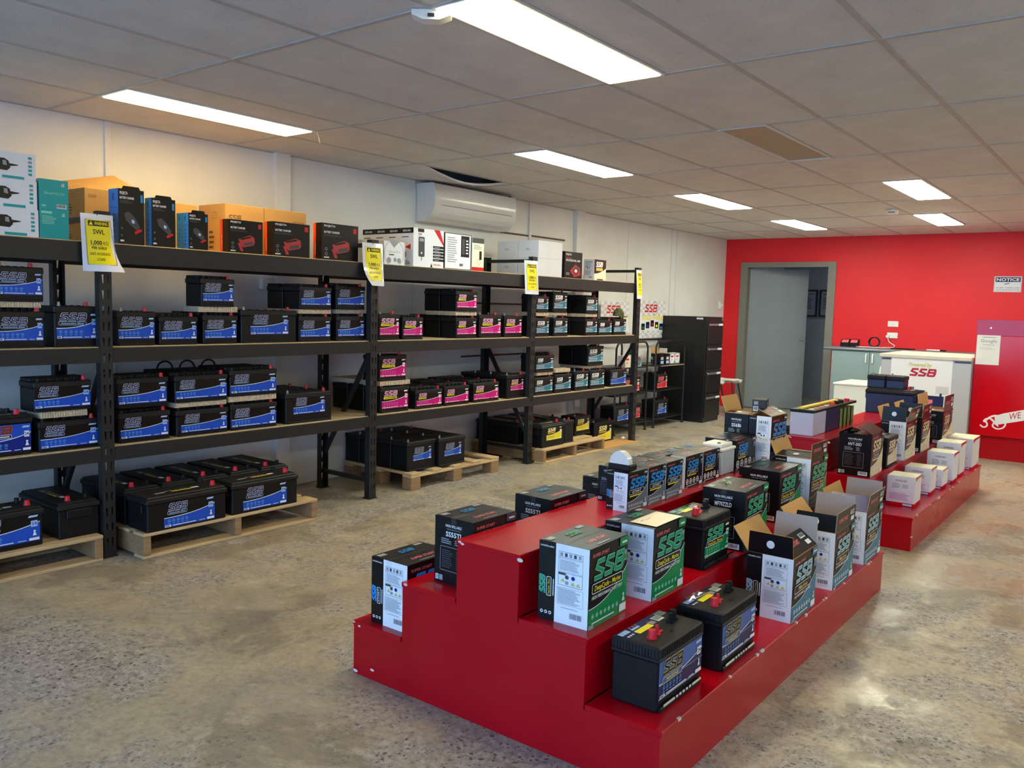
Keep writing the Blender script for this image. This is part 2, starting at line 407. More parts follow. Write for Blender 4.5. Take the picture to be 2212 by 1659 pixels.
gm = bpy.data.materials.new('pane'); gm.use_nodes = True; nt = gm.node_tree; nt.nodes.clear(); MATS['pane'] = gm
o_ = nt.nodes.new('ShaderNodeOutputMaterial'); mx = nt.nodes.new('ShaderNodeMixShader'); tr = nt.nodes.new('ShaderNodeBsdfTransparent'); gl = nt.nodes.new('ShaderNodeBsdfGlossy')
gl.inputs['Roughness'].default_value = .02; mx.inputs[0].default_value = .07
nt.links.new(tr.outputs[0], mx.inputs[1]); nt.links.new(gl.outputs[0], mx.inputs[2]); nt.links.new(mx.outputs[0], o_.inputs[0])
for k, (a, b) in enumerate(BAYS):
    wn_ = MB()
    for x in (a, (a+b)/2-.025, b-.05): wn_.box(x, x+.05, RY0-.1, RY0-.04, .3, 2.25, 'grey_panel')
    for z in (.3, 2.2): wn_.box(a, b, RY0-.1, RY0-.04, z, z+.05, 'grey_panel')
    wo = struct(wn_.obj('window_%d' % (k+1)))
    for x0, x1 in ((a+.05, (a+b)/2-.025), ((a+b)/2+.025, b-.05)): MB().box(x0, x1, RY0-.075, RY0-.069, .35, 2.2, 'pane').obj('pane', wo)
# left wall pilasters, cover strips
for k, (y0, y1, pr) in enumerate([(3.80, 3.925, .055), (7.72, 7.885, .05), (2.586, 2.628, .014), (6.895, 6.93, .02), (10.02, 10.05, .012), (10.17, 10.20, .012), (5.25, 5.27, .006), (8.9, 8.91, .006)]):
    struct(MB().cbox(RX0, RX0+pr, y0, y1, 0, RZ, 'trim_white', .002).obj('trim_%d' % (k+1)))
struct(MB().cbox(RX0, RX0+.012, RY0, RY1, 0, .07, 'trim_white', .003).obj('baseboard_left'))
# ceiling: rails and lay-in tiles
GX = [-5.135+.6*k for k in range(15)]; GY = [-2.55+1.2*k for k in range(12)]+[RY1]
COOL = (.90, .98, .82); WARM = (1, .94, .68)
LIGHTS = {  # cell (x index, y index, half), lamp colour, relative strength
 'A': (1, 4, 0, (1, .72, .30), .6), 'B': (5, 4, 0, (1, .86, .52), .95), 'C': (2, 6, 1, COOL, 1.05), 'D': (2, 8, 1, WARM, 1.15), 'E': (2, 10, 1, COOL, 1.2),
 'F': (5, 8, 1, WARM, 1.2), 'G': (5, 10, 0, COOL, 1.2), 'X': (5, 6, 0, None, 0),
 'H': (10, 4, 0, WARM, 1.), 'I': (10, 6, 0, COOL, 1.), 'J': (10, 8, 0, WARM, 1.), 'K': (10, 10, 0, COOL, 1.)}  # unseen row, added to light faces turned to the right
def lx(i, h): return (GX[i]+(.3 if h else 0), GX[i]+(.6 if h else .3))
rail = {}
for k, x in enumerate(GX):
    MB().box(x-.012, x+.012, RY0, RY1, RZ-.004, RZ+.03, 'grid_metal').obj('ceiling_rail', ceil)
cross = MB().box(0, .6, -.012, .012, RZ-.003, RZ+.028, 'grid_metal').data('ceiling_cross_rail')
for y in GY[1:-1]: MB().box(RX0, RX1, y-.011, y+.011, RZ-.0045, RZ+.028, 'grid_metal').obj('ceiling_cross_rail', ceil)
def tile(w_, l_): return MB().cbox(.004, w_-.004, .004, l_-.004, 0, .016, 'ceiling_tile', .002).data('ceiling_tile')
tfull = tile(.6, 1.2); thalf = tile(.3, 1.2); tlast = tile(.6, RY1-GY[-2])
used = {(v[0], v[1]): v[2] for v in LIGHTS.values()}
for i in range(14):
    for j in range(12):
        if (i, j) == (0, 6): continue
        if (i, j) in used:
            t = link('ceiling_tile', thalf, ceil); t.location = (GX[i]+(.0 if used[i, j] else .3), GY[j], RZ)
        else:
            t = link('ceiling_tile', tlast if j == 11 else tfull, ceil); t.location = (GX[i], GY[j], RZ)
# the sagging tile above the air conditioner
rows = []
for zz in (0, .014):
    pass
n = 14; top = []; 
def sag(a, b_): return -.075*math.sin(PI*b_)**1.4*(a**1.5)
vs = []; fs = []
for lay in (0, .014):
    for q in range(n+1):
        for p_ in range(7): vs.append((GX[0]+.004+.592*p_/6*(1-.03*math.sin(PI*q/n)), GY[6]+.004+1.192*q/n, RZ+lay+sag(p_/6, q/n)))
W7 = 7; off = (n+1)*7
for q in range(n):
    for p_ in range(6):
        a = q*W7+p_; fs.append((a, a+W7, a+W7+1, a+1)); fs.append((off+a, off+a+1, off+a+W7+1, off+a+W7))
for q in range(n):
    for p_ in (0, 6):
        a = q*W7+p_; f = (a, a+W7, off+a+W7, off+a); fs.append(f if p_ == 6 else tuple(reversed(f)))
t = MB().mesh(vs, fs, 'ceiling_tile').obj('ceiling_tile', ceil); t['label'] = 'sagging tile with a dark gap'
# ceiling lamps
def lens_mat(nm, colr, st):
    m = bpy.data.materials.new('lens_'+nm); m.use_nodes = True; nt = m.node_tree; b = nt.nodes['Principled BSDF']; MATS['lens_'+nm] = m
    b.inputs['Base Color'].default_value = (.8, .8, .76, 1); b.inputs['Roughness'].default_value = .4
    tc = nt.nodes.new('ShaderNodeTexCoord'); wv = nt.nodes.new('ShaderNodeTexWave'); wv.inputs['Scale'].default_value = 60; nt.links.new(tc.outputs['Object'], wv.inputs['Vector'])
    rp = ramp(nt, wv.outputs[0], [(0, tuple(v*.92 for v in colr)), (1, colr)])
    nt.links.new(rp, b.inputs['Emission Color']); b.inputs['Emission Strength'].default_value = LAMP*st
LL = dict(A='long lit ceiling lamp nearest the left wall, above the teal boxes', B='large lit ceiling lamp cut by the top edge of the photo',
 C='lit ceiling lamp in front of the wall air conditioner', D='lit ceiling lamp beyond the one in front of the air conditioner',
 E='lit ceiling lamp above the grey door, farthest on its row', F='larger lit lamp of the right pair near the red wall', G='lit ceiling lamp nearest the red wall, beside the smoke alarm',
 X='unlit yellowed ceiling lamp panel in the middle of the ceiling',
 H='first added ceiling lamp of the right-hand row, out of the picture', I='second added ceiling lamp of the right-hand row, out of the picture', J='third added ceiling lamp of the right-hand row, out of the picture', K='last added ceiling lamp of the right-hand row, out of the picture')
for nm, (i, j, hf, colr, st) in LIGHTS.items():
    a, b_ = lx(i, hf); y0, y1 = GY[j], GY[j+1]
    t = thing('ceiling_lamp', LL[nm], 'ceiling lamp', ((a+b_)/2, (y0+y1)/2, RZ), 0, 'lamps set into the ceiling grid')
    W, L = .3, 1.2
    fr = MB()
    for q in ((-W/2+.003, -W/2+.016, -L/2+.003, L/2-.003), (W/2-.016, W/2-.003, -L/2+.003, L/2-.003), (-W/2+.016, W/2-.016, -L/2+.003, -L/2+.016), (-W/2+.016, W/2-.016, L/2-.016, L/2-.003)):
        fr.box(*q, -.008, .06, 'trim_white')
    fr.box(-W/2+.003, W/2-.003, -L/2+.003, L/2-.003, .06, .07, 'trim_white')
    fr.obj('frame', t)
    if colr: lens_mat(nm, colr, st)
    MB().prism([(-W/2+.016, .004), (W/2-.016, .004), (W/2-.022, -.012), (-W/2+.022, -.012)], -L/2+.017, L/2-.017, 'lens_'+nm).obj('diffuser', t) if colr else MB().box(-W/2+.016, W/2-.016, -L/2+.016, L/2-.016, 0, .006, 'beige_lens').obj('diffuser', t)
# smoke alarm, motion sensor, loose wire
t = thing('smoke_alarm', 'round white smoke alarm on the ceiling near the red wall', 'smoke alarm', (-2.2, 8.97, RZ-.004))
MB().cyl((0, 0, -.012), .062, .012, 'plastic_white', n=20).obj('base', t); MB().cyl((0, 0, -.045), .045, .033, 'plastic_white', n=20, r2=.055).obj('cover', t)
MB().box(-.03, .03, -.058, -.05, -.03, -.024, 'dark_slot').obj('slot', t)
t = thing('motion_sensor', 'white motion sensor box on the ceiling beside the large lamp', 'sensor', (-2.165, 2.285, RZ-.004), math.radians(38))
mb = MB(); mb.prism([(-.07, 0), (.07, 0), (.07, -.018), (.03, -.034), (-.03, -.034), (-.07, -.018)], -.03, .03, 'plastic_white'); mb.obj('housing', t)
MB().box(-.012, .012, -.034, -.03, -.026, -.014, 'dark_slot').obj('lens', t)
o = tag(MB().tube([(-4.24, 3.46, RZ-.002), (-4.236, 3.47, RZ-.03), (-4.225, 3.475, RZ-.075)], .0016, 'cord_white', 5).obj('loose_wire'), 'thin loose wire hanging from the ceiling beside the left lamp', 'wire')
# door with frame, leaf and knob; the dim room behind it
fr = MB()
for a, b_ in ((DX0, DX0+.075), (DX1-.075, DX1)): fr.box(a-.03 if a == DX0 else a, b_ if a == DX0 else b_+.03, RY1-.02, RY1+.13, 0, DH-.04, 'door_frame')
fr.box(DX0-.03, DX1+.03, RY1-.02, RY1+.13, DH-.04, DH+.03, 'door_frame')
dr = struct(fr.obj('door_1'))
lf = MB().cbox(0, .86, 0, .04, .01, 2.035, 'grey_door', .003).obj('door_leaf', dr); lf.location = (DX0+.045, RY1+.07, 0); lf.rotation_euler = (0, 0, math.radians(31))
kb = MB(); kb.cyl((.80, -.004, 1.03), .026, .004, 'chrome', ax=1, n=18).cyl((.80, -.05, 1.03), .012, .05, 'chrome', ax=1).cyl((.80, -.068, 1.03), .018, .02, 'chrome', ax=1, n=18, r2=.026).cyl((.80, -.078, 1.03), .012, .01, 'chrome', ax=1, n=18, r2=.018)
kb.obj('door_knob', lf)
hg = MB().box(DX1-.085, DX1-.076, RY1+.03, RY1+.055, 1.83, 1.95, 'chrome').obj('hinge', dr)
struct(MB().box(-5.15, 3.3, 14.2, 14.35, 0, 2.66, 'back_room').obj('wall_far'))
struct(MB().box(-2.2, -2.1, RY1+.12, 14.2, 0, 2.66, 'back_room').obj('wall_side'))
ld = bpy.data.lights.new('back_room_fill', 'AREA'); ld.shape = 'RECTANGLE'; ld.size = 1.2; ld.size_y = .3; ld.energy = 5; ld.color = (.7, .88, 1)  # unseen fill light added to brighten the room behind the door
lo = bpy.data.objects.new('back_room_fill', ld); COL.objects.link(lo); lo.location = (-3.2, 13.2, 2.6)
for q, (x, nm) in enumerate(((-4.72, 'black framed notice seen through the door gap, left one'), (-4.36, 'black framed notice seen through the door gap, beside the door jamb'))):
    t = thing('framed_notice', nm, 'framed notice', (x, 14.19, 1.36), 0, 'framed notices in the back room')
    d_ = D().rect(.018, .018, .302, .422, 'gy', 0).rect(.05, .36, .26, .372, 'dg', 1).bars(.05, .12, .2, .2, 8, 'dg', 1)
    mb = MB()
    for a in ((0, .32, 0, .02), (0, .32, .42, .44), (0, .02, 0, .44), (.3, .32, 0, .44)): mb.box(a[0]-.16, a[1]-.16, -.02, 0, a[2], a[3], 'steel_black')
    mb.obj('frame', t); d_.put(MB(), (-.16, -.004, 0), (1, 0, 0), (0, 0, 1), (0, -1, 0)).obj('notice', t)
# wall plates on the red wall and in the corner
for z, lab in ((1.298, 'upper white wall plate on the red wall above the bench'), (1.148, 'lower white wall socket with a plug, above the bench')):
    t = thing('wall_plate', lab, 'wall plate', (-2.79, RY1, z)); mb = MB().cbox(-.065, .065, -.01, 0, -.037, .037, 'plastic_white', .003); mb.obj('plate', t)
    sw = MB()
    if z > 1.2: sw.cbox(-.012, .012, -.015, -.009, -.012, .012, 'plastic_white', .002)
    else:
        for x in (-.035, .035): sw.cbox(x-.007, x+.007, -.014, -.009, .012, .026, 'plastic_white', .002)
    sw.obj('switch', t)
pg = MB().cbox(-2.862, -2.822, RY1-.05, RY1-.01, 1.115, 1.15, 'cord_white', .006).tube([(-2.84, RY1-.04, 1.12), (-2.80, RY1-.1, 1.06), (-2.72, RY1-.14, 1.02), (-2.72, RY1-.2, .998), (-2.85, RY1-.3, .992), (-3.0, RY1-.28, .992), (-3.15, RY1-.33, .992)], .005, 'cord_white').obj('power_lead')
tag(pg, 'white plug and lead from the lower wall socket to the bench', 'power lead')
t = thing('switch_box', 'small white switch box in the corner beside the red wall', 'switch', (RX0, 11.62, 1.49)); MB().cbox(0, .035, -.04, .04, -.055, .055, 'plastic_white', .004).obj('box', t); MB().cbox(.03, .05, -.01, .01, -.015, .015, 'plastic_white', .003).obj('toggle', t)
t = thing('junction_box', 'white junction box on the left wall behind the rack shelf', 'junction box', (RX0, 3.74, 1.515)); MB().cbox(0, .05, -.05, .05, -.04, .04, 'trim_white', .004).obj('box', t); MB().box(.05, .053, -.03, .03, -.02, .02, 'plastic_white').obj('cover', t)
for y0, y1, z, lab in ((6.43, 6.89, 2.112, 'thin brown rail on the left wall, under the air conditioner end'), (6.94, 7.55, 2.116, 'thin brown rail on the left wall above the white cartons'), (6.0, 6.85, 1.42, 'thin brown rail on the left wall behind the upper shelf'), (5.9, 7.3, .92, 'thin brown rail on the left wall behind the lower shelf')):
    tag(MB().cbox(RX0, RX0+.012, y0, y1, z-.008, z+.008, 'brown_rail', .002).obj('wall_rail'), lab, 'rail')
# notice sign on the red wall
t = thing('notice_sign', 'white and blue NOTICE security camera sign on the red wall', 'sign', (-1.668, RY1, 1.727))
MB().cbox(0, .293, -.004, 0, 0, .19, 'carton_white', .001).obj('plate', t)
d_ = D().frame(.006, .006, .287, .184, .003, 'gy', 1).rect(.014, .122, .279, .178, 'mb2', 1).text('NOTICE', .146, .134, .033, 'w', 2, 'c', .02, fit=.24)
d_.poly([(.11, .09), (.165, .104), (.17, .112), (.115, .1)], 'k', 1).text('SECURITY CAMERAS AND', .146, .045, .014, 'dg', 1, 'c', fit=.25).text('AUDIO RECORDING IN USE', .146, .02, .014, 'dg', 1, 'c', fit=.25)
d_.put(MB(), (0, -.004, 0), (1, 0, 0), (0, 0, 1), (0, -1, 0)).obj('print', t)
# ------------------------------------------------------------------ air conditioner
t = thing('air_conditioner', 'white split air conditioner on the left wall under the sagging tile', 'air conditioner', (RX0, 5.84, 2.105))
prof = [(0, 0), (.1, .0), (.155, .025), (.2, .08), (.222, .15), (.222, .27), (.21, .31), (.19, .318), (0, .318)]
MB().prism(prof, -.55, .55, 'ac_white').obj('body', t)
for s_ in (-1, 1): MB().prism([(p[0]*1.01, p[1]) for p in prof], s_*.55-(.012 if s_ < 0 else -.0), s_*.55+(.0 if s_ < 0 else .012), 'ac_white').obj('end_panel', t)
def nrm(a, b_): d_ = Vector((b_[0]-a[0], b_[1]-a[1])).normalized(); return Vector((d_.y, -d_.x))
for (a, b_), nm in ((((.165, .04), (.195, .075)), 'air_flap'), (((.1, .004), (.15, .026)), 'air_outlet')):
    nn = nrm(a, b_); q = [a, b_, (b_[0]+nn.x*.003, b_[1]+nn.y*.003), (a[0]+nn.x*.003, a[1]+nn.y*.003)]
    MB().prism(q, -.46, .46, 'ac_white' if nm == 'air_flap' else 'dark_slot').obj(nm, t)
MB().box(.2225, .2235, -.48, .5, .135, .138, 'dark_slot').obj('seam', t)
tag(MB().tube([(RX0+.1, 6.405, 2.3), (RX0+.1, 6.43, 2.34), (RX0+.1, 6.42, 2.4), (RX0+.1, 6.46, RZ)], .012, 'brown_rail', 6).obj('refrigerant_pipe'), 'brown pipe at the right end of the air conditioner', 'pipe')
# ------------------------------------------------------------------ storage rack
XF = -4.385; XB = -4.955; POST = [.29, 2.197, 4.097, 5.99, 7.86]; Z1, Z2, Z3 = 1.676, 1.132, .60; PT = 1.835
rack = thing('storage_rack', 'long black steel storage rack of four bays along the left wall', 'rack', (-4.67, 4.1, 0))
RO = Vector((-4.67, 4.1, 0))
def rp(mb, name): 
    o = mb.obj(name, rack); o.location = -RO; return o
def post_mesh(face):
    # channel post: slotted web facing the room, two flanges
    mb = MB(); W, Dp, pit = .066, .048, .0826
    xs = [-W/2, -.021, -.009, .009, .021, W/2]; zs = [0]; z = .06
    while z+.045 < PT: zs += [z, z+.045]; z += pit
    zs.append(PT)
    for i in range(5):
        for j in range(len(zs)-1):
            if i in (1, 3) and j % 2 == 1:
                # tapered slot: fill the corners only
                a, b_ = xs[i], xs[i+1]; m_ = .0035 if i == 1 else -.0035
                mb.face([(0, a, zs[j]), (0, a+max(m_, 0)+.002, zs[j]), (0, a+.001, zs[j+1]), (0, a, zs[j+1])], 'rack_black')
                mb.face([(0, b_-.002+min(m_, 0), zs[j]), (0, b_, zs[j]), (0, b_, zs[j+1]), (0, b_-.001, zs[j+1])], 'rack_black')
                continue
            mb.face([(0, xs[i], zs[j]), (0, xs[i+1], zs[j]), (0, xs[i+1], zs[j+1]), (0, xs[i], zs[j+1])], 'rack_black')
    for s_ in (-1, 1): mb.box(-Dp, -.0005, s_*W/2-(.003 if s_ > 0 else 0), s_*W/2+(.003 if s_ < 0 else 0), 0, PT, 'rack_black')
    if face < 0: mb.v = [(-x, -y, z) for x, y, z in mb.v]
    return mb.data('post')
pf, pb = post_mesh(1), post_mesh(-1)
for y in POST:
    o = link('post', pf, rack); o.location = Vector((XF, y, 0))-RO
    o = link('post', pb, rack); o.location = Vector((XB, y, 0))-RO
    for x in (XF-.025, XB+.025): rp(MB().box(x-.035, x+.035, y-.04, y+.04, 0, .006, 'rack_black'), 'foot_plate')
    for z in (.13, 1.80): rp(MB().box(XB+.02, XF-.03, y-.014, y+.014, z-.014, z+.014, 'rack_black'), 'frame_tie')
    for (za, zb) in (((.27, 1.03),) if y != POST[3] else ((1.03, .27),)):
        rp(MB().prism([(XB+.03, za), (XB+.065, za), (XF-.03, zb), (XF-.065, zb)], y-.012, y+.012, 'rack_black'), 'diagonal_brace')
for k in range(4):
    y0, y1 = POST[k]+.035, POST[k+1]-.035
    for z, hh in ((Z1, .1), (Z2, .078), (Z3, .072)):
        zt = z-.006
        for x, sg in ((XF, 1), (XB, -1)):
            q = [(x, zt), (x-.018*sg, zt), (x-.018*sg, zt-.022), (x-.042*sg, zt-.022), (x-.042*sg, zt-hh), (x, zt-hh)]
            rp(MB().prism(q, y0, y1, 'rack_black'), 'beam')
        rp(MB().cbox(XB+.02, XF-.02, y0-.03, y1+.03, z-.018, z, 'chipboard', .002), 'shelf_board')
# ------------------------------------------------------------------ battery labels
VAR = {
 'A': dict(band='bl', logo='nv', out='w', badge='Automotive Silver', bi=None, bt='lb', ic='bl3', bg='k', n='blue'),
 'X': dict(band='mg', logo='mg2', out='yw', badge='4X4 EXTREME', bi='ye', bt='k', ic='mg2', bg='k', n='magenta'),
 'T': dict(band='tl', logo='w', out='w', badge='', bi=None, bt='gy', ic='w', bg='k', n='teal'),
 'Y': dict(band='ye', logo='yw', out='ye', badge='', bi=None, bt='ye', ic='ol', bg='k', n='yellow'),
 'R': dict(band='rd', logo='pk', out='pk', badge='', bi=None, bt='pk', ic='pk', bg='k', n='red'),
 'B': dict(band='bl2', logo='kr', out='og', badge='', bi=None, bt='w', ic='bl3', bg='bl', n='blue'),
 'C': dict(band='cr', logo='iv', out='cr', badge='', bi=None, bt='iv', ic='w', bg='br', n='cream'),
 'M': dict(band='mb2', logo='k', out='gd', badge='MARINE', bi=None, bt='gd', ic='bl3', bg='mb', n='blue'),
 'G': dict(band='gn', logo='gn2', out='mt', badge='DeepCycle - Marine', bi=None, bt='ye', ic='mt', bg='k', n='green')}
def batt_label(w_, h_, var):
    q = VAR[var]; d_ = D().rect(0, 0, w_, h_, q['bg'], 0)
    d_.swoosh(w_, h_*.39, h_*.68, 2.5, q['band'], 1, 'w', h_*.026)
    lh = min(h_*.27, w_*.24); u = w_*.09
    big = var in 'MG'
    if big: lh = min(h_*.36, w_*.3)
    kk = 1.4 if w_/h_ < 2.1 else 1.15
    d_.logo(u, h_*(.68 if not big else .60), lh, q['logo'], q['out'], 3, .18, .05, kk)
    bw = lh*2.45*kk+.3*lh; bh = lh*.46
    bv = h_*(.68 if not big else .60)-bh*1.35
    if q['bi']: d_.rrect(u-.2*lh, bv, u+bw-.2*lh, bv+bh, bh*.35, q['bi'], 3)
    else: d_.rrect(u-.2*lh, bv, u+bw-.2*lh, bv+bh, bh*.35, 'k' if not var == 'M' else 'mb', 3).frame(u-.2*lh, bv, u+bw-.2*lh, bv+bh, bh*.12, q['bt'] if var != 'G' else 'w', 4, bh*.35)
    if q['badge']: d_.text(q['badge'], u-.2*lh+bw/2, bv+bh*.25, bh*.52, q['bt'], 5, 'c', .02, .15, fit=bw*.86)
    else: d_.rect(u, bv+bh*.35, u+bw-.45*lh, bv+bh*.65, q['bt'], 5)
    ni = 6 if var in 'XMTG' else 5; r = min(h_*.065, w_*.05)
    for i in range(ni):
        x = w_*.1+i*r*2.9; d_.disc(x, h_*.26, r, q['ic'], 3, 10).disc(x, h_*.26, r*.78, q['band'], 4, 10).disc(x, h_*.26, r*.45, q['ic'], 5, 8).rect(x-r*.8, h_*.26-r*1.9, x+r*.8, h_*.26-r*1.5, q['ic'], 3)
    d_.rect(w_*.02, h_*.02, w_*.13, h_*.1, 'w', 3).rect(w_*.03, h_*.04, w_*.1, h_*.08, 'dg', 4).rect(w_*.16, h_*.045, w_*.62, h_*.075, 'w', 3).rect(w_*.68, h_*.05, w_*.8, h_*.07, 'w', 3)
    d_.poly([(w_*.83, h_*.86), (w_*.96, h_*.86), (w_*.98, h_*.93), (w_*.85, h_*.93)], 'lb' if var in 'ABM' else 'w', 3)
    d_.rect(w_*.87, h_*.52, w_*.965, h_*.74, 'w' if var != 'A' else 'lb', 3).text('24', w_*.9175, h_*.58, h_*.11, q['band'], 4, 'c', .02, fit=w_*.075)
    d_.person(w_*.92, h_*.2, h_*.2, 'w', 4).rect(w_*.84, h_*.03, w_*.985, h_*.12, 'w', 4)
    if var == 'M': d_.rect(0, h_*.0, w_, h_*.03, 'lb', 2).line([(0, h_*.42), (w_, h_*.42)], h_*.012, 'lb', 3)
    return d_
BC = {}
def cached(key, fn):
    if key not in BC: BC[key] = fn()
    return BC[key]
def vent_row(mb, w_, y, z, n=6, r=.011):
    for i in range(n): mb.cyl((-w_*.36+w_*.72*i/(n-1), y, z), r, .004, 'plastic_lid', n=10)
def battery(typ, w_, d_, h_, var, loc, rz, label, group=None, lab=(.05, .95, .2, .84), name='car_battery', handles=0, red=1, mt='plastic_black'):
    """typ: din (raised vented lid), jis (flat lid, posts), big (truck battery with top sticker), dual (ribbed lid, twin terminals)"""
    w_, d_, h_ = round(w_, 3), round(d_, 3), round(h_, 3); key = (typ, w_, d_, h_, mt)
    t = thing(name, label, 'battery', loc, rz, group)
    lid = dict(din=.03, jis=.034, big=.04, dual=.046)[typ]
    def case():
        mb = MB().cbox(-w_/2+.003, w_/2-.003, -d_/2+.003, d_/2-.003, 0, h_-lid, mt, .005)
        if typ == 'big':
            for s_ in (-1, 1): mb.cbox(s_*w_/2-.012, s_*w_/2+.012, -d_*.32, d_*.32, h_*.55, h_-lid, mt, .004)
        return mb.data('case')
    link('case', cached(('case',)+key, case), t)
    def lidm():
        mb = MB()
        if typ == 'din':
            mb.cbox(-w_/2, w_/2, -d_/2, d_/2, h_-lid, h_, 'plastic_lid', .004)
            mb.cbox(-w_/2+.004, w_/2-.004, -d_/2+.058, d_/2-.004, h_-.002, h_+.018, 'plastic_lid', .004)
            for i in range(5):
                x = -w_*.3+w_*.6*i/4; mb.cbox(x-w_*.045, x+w_*.045, -d_/2+.046, -d_/2+.062, h_-.002, h_+.0165, 'plastic_black', .003)
        elif typ == 'jis':
            mb.cbox(-w_/2, w_/2, -d_/2, d_/2, h_-lid, h_, 'plastic_lid', .005); vent_row(mb, w_, 0, h_)
        elif typ == 'big':
            mb.cbox(-w_/2-.004, w_/2+.004, -d_/2-.004, d_/2+.004, h_-lid, h_-.012, 'plastic_lid', .006).cbox(-w_/2+.004, w_/2-.004, -d_/2+.006, d_/2-.006, h_-.016, h_, 'plastic_lid', .006)
        else:
            mb.cbox(-w_/2-.001, w_/2+.001, -d_/2-.001, d_/2+.001, h_-lid, h_-lid+.012, 'plastic_lid', .003).cbox(-w_/2+.001, w_/2-.001, -d_/2+.001, d_/2-.001, h_-lid+.010, h_, 'plastic_lid', .005)
            n = int(w_/.011)
            for i in range(n):
                x = -w_/2+.008+(w_-.016)*i/(n-1)
                for s_ in (-1, 1): mb.box(x-.0022, x+.0022, s_*(d_/2)-.002, s_*(d_/2)+.002, h_-lid+.014, h_-.008, 'plastic_lid')
            n = int(d_/.011)
            for i in range(n):
                y = -d_/2+.008+(d_-.016)*i/(n-1)
                for s_ in (-1, 1): mb.box(s_*(w_/2)-.002, s_*(w_/2)+.002, y-.0022, y+.0022, h_-lid+.014, h_-.008, 'plastic_lid')
        return mb.data('lid')
    link('lid', cached(('lid',)+key, lidm), t)
    # terminals
    def cap(x, y, m_='cap_red', r=.0105, hh=.019):
        mb = MB().cyl((0, 0, 0), r*1.12, .004, m_, n=14).cyl((0, 0, .003), r, hh, m_, n=14, r2=r*.86)
        o = link('terminal_cap', cached(('cap', m_, r, hh), lambda: mb.data('terminal_cap')), t); o.location = (x, y, h_)
    def stud(x, y, m_='lead', r=.008, hh=.018):
        o = link('terminal', cached(('stud', m_, r, hh), lambda: MB().cyl((0, 0, 0), r*1.5, .003, m_, n=12).cyl((0, 0, .002), r, hh, m_, n=12, r2=r*.9).data('terminal')), t); o.location = (x, y, h_)
    if typ == 'din':
        if red: cap(w_/2-.03, -d_/2+.028)
        stud(-w_/2+.03, -d_/2+.028, 'plastic_lid', .009, .014)
    elif typ == 'jis':
        if red: cap(w_/2-.05, -d_/2+.035)
        stud(-w_/2+.04, -d_/2+.035)
    elif typ == 'big':
        if red: cap(w_/2-.05, -d_*.18, r=.014, hh=.022)
        stud(w_/2-.06, d_*.3, 'plastic_black', .012, .02)
        def sticker():
            s_ = D().rect(w_*.16, d_*.28, w_*.74, d_*.5, 'k', 0).rect(w_*.38, d_*.30, w_*.62, d_*.36, 'ye', 1).rect(w_*.18, d_*.30, w_*.30, d_*.40, 'gy', 1).rect(w_*.64, d_*.34, w_*.73, d_*.46, 'w', 1)
            for i in range(5): s_.rect(w_*(.32+i*.06), d_*.4, w_*(.35+i*.06), d_*.46, 'gy', 1)
            return topd(MB(), s_, w_, d_, h_).data('top_sticker')
        link('top_sticker', cached(('stk',)+key, sticker), t)
    else:
        cap(-w_*.30, -d_*.14, r=.0135, hh=.024)
        link('terminal_stud', cached(('dstud', 'r'), lambda: MB().cyl((0, 0, 0), .013, .005, 'cap_red').cyl((0, 0, .005), .006, .026, 'cap_red', r2=.005).box(.004, .036, -.004, .004, .001, .005, 'cap_red').data('terminal_stud')), t).location = (-w_*.175, -d_*.12, h_)
        link('terminal_cap', cached(('dcap', 'k'), lambda: MB().cyl((0, 0, 0), .018, .008, 'plastic_black').cyl((0, 0, .006), .0125, .026, 'plastic_black', r2=.011).cyl((-.03, -.006, 0), .014, .008, 'plastic_black').cyl((-.03, -.006, .006), .007, .024, 'plastic_black').data('terminal_cap')), t).location = (w_*.33, d_*.02, h_)
        def sticker():
            gcol = 'mb2' if var == 'M' else 'gn'
            s_ = D().rect(w_*.02, d_*.66, w_*.62, d_*.94, gcol, 0).rect(w_*.22, d_*.62, w_*.52, d_*.76, 'ye', 1).rect(w_*.03, d_*.80, w_*.2, d_*.92, 'lb', 1).rect(w_*.24, d_*.80, w_*.4, d_*.86, 'lb', 1).rect(w_*.52, d_*.64, w_*.56, d_*.8, 'rd', 1).rect(w_*.53, d_*.66, w_*.62, d_*.78, 'gy', 2)
            for i in range(3): s_.disc(w_*(.06+.045*i), d_*.70, w_*.016, 'w', 2, 8); s_.disc(w_*(.27+.06*i), d_*.90, w_*.016, 'pk', 2, 8)
            s_.code(w_*.66, d_*.66, w_*.14, d_*.2, l=1).rect(w_*.8, d_*.76, w_*.94, d_*.92, 'gy', 1).bars(w_*.81, d_*.78, w_*.12, d_*.12, 4, 'dg', 2)
            s_.line([(w_*.3, d_*.55), (w_*.45, d_*.36), (w_*.62, d_*.5), (w_*.8, d_*.52)], .0016, 'k', 1).disc(w_*.52, d_*.24, .008, 'k', 1).line([(w_*.08, 0), (w_*.08, d_*.98)], .0012, 'k', 1)
            return topd(MB(), s_, w_, d_, h_).data('top_sticker')
        link('top_sticker', cached(('stk', var)+key, sticker), t)
        def rib():
            mb = MB(); x = -w_*.40
            mb.cbox(-w_/2+.01, w_/2-.01, -d_/2-.006, -d_/2+.004, 0, .016, 'plastic_black', .003)
            for L in (.07, .012, .012, .012, .012, .012, .06):
                mb.cbox(x, x+L, -d_/2-.0075, -d_/2-.004, .014, .022, 'beige' if var == 'M' else 'plastic_lid', .0012); x += L+.0105
            return mb.data('hold_down_rib')
        link('hold_down_rib', cached(('rib', var)+key, rib), t)
    if typ in ('din', 'jis'):
        link('hold_down_rib', cached(('rib',)+key, lambda: MB().cbox(-w_/2+.01, w_/2-.01, -d_/2-.006, -d_/2+.004, 0, .012, 'plastic_black', .002).data('hold_down_rib')), t)
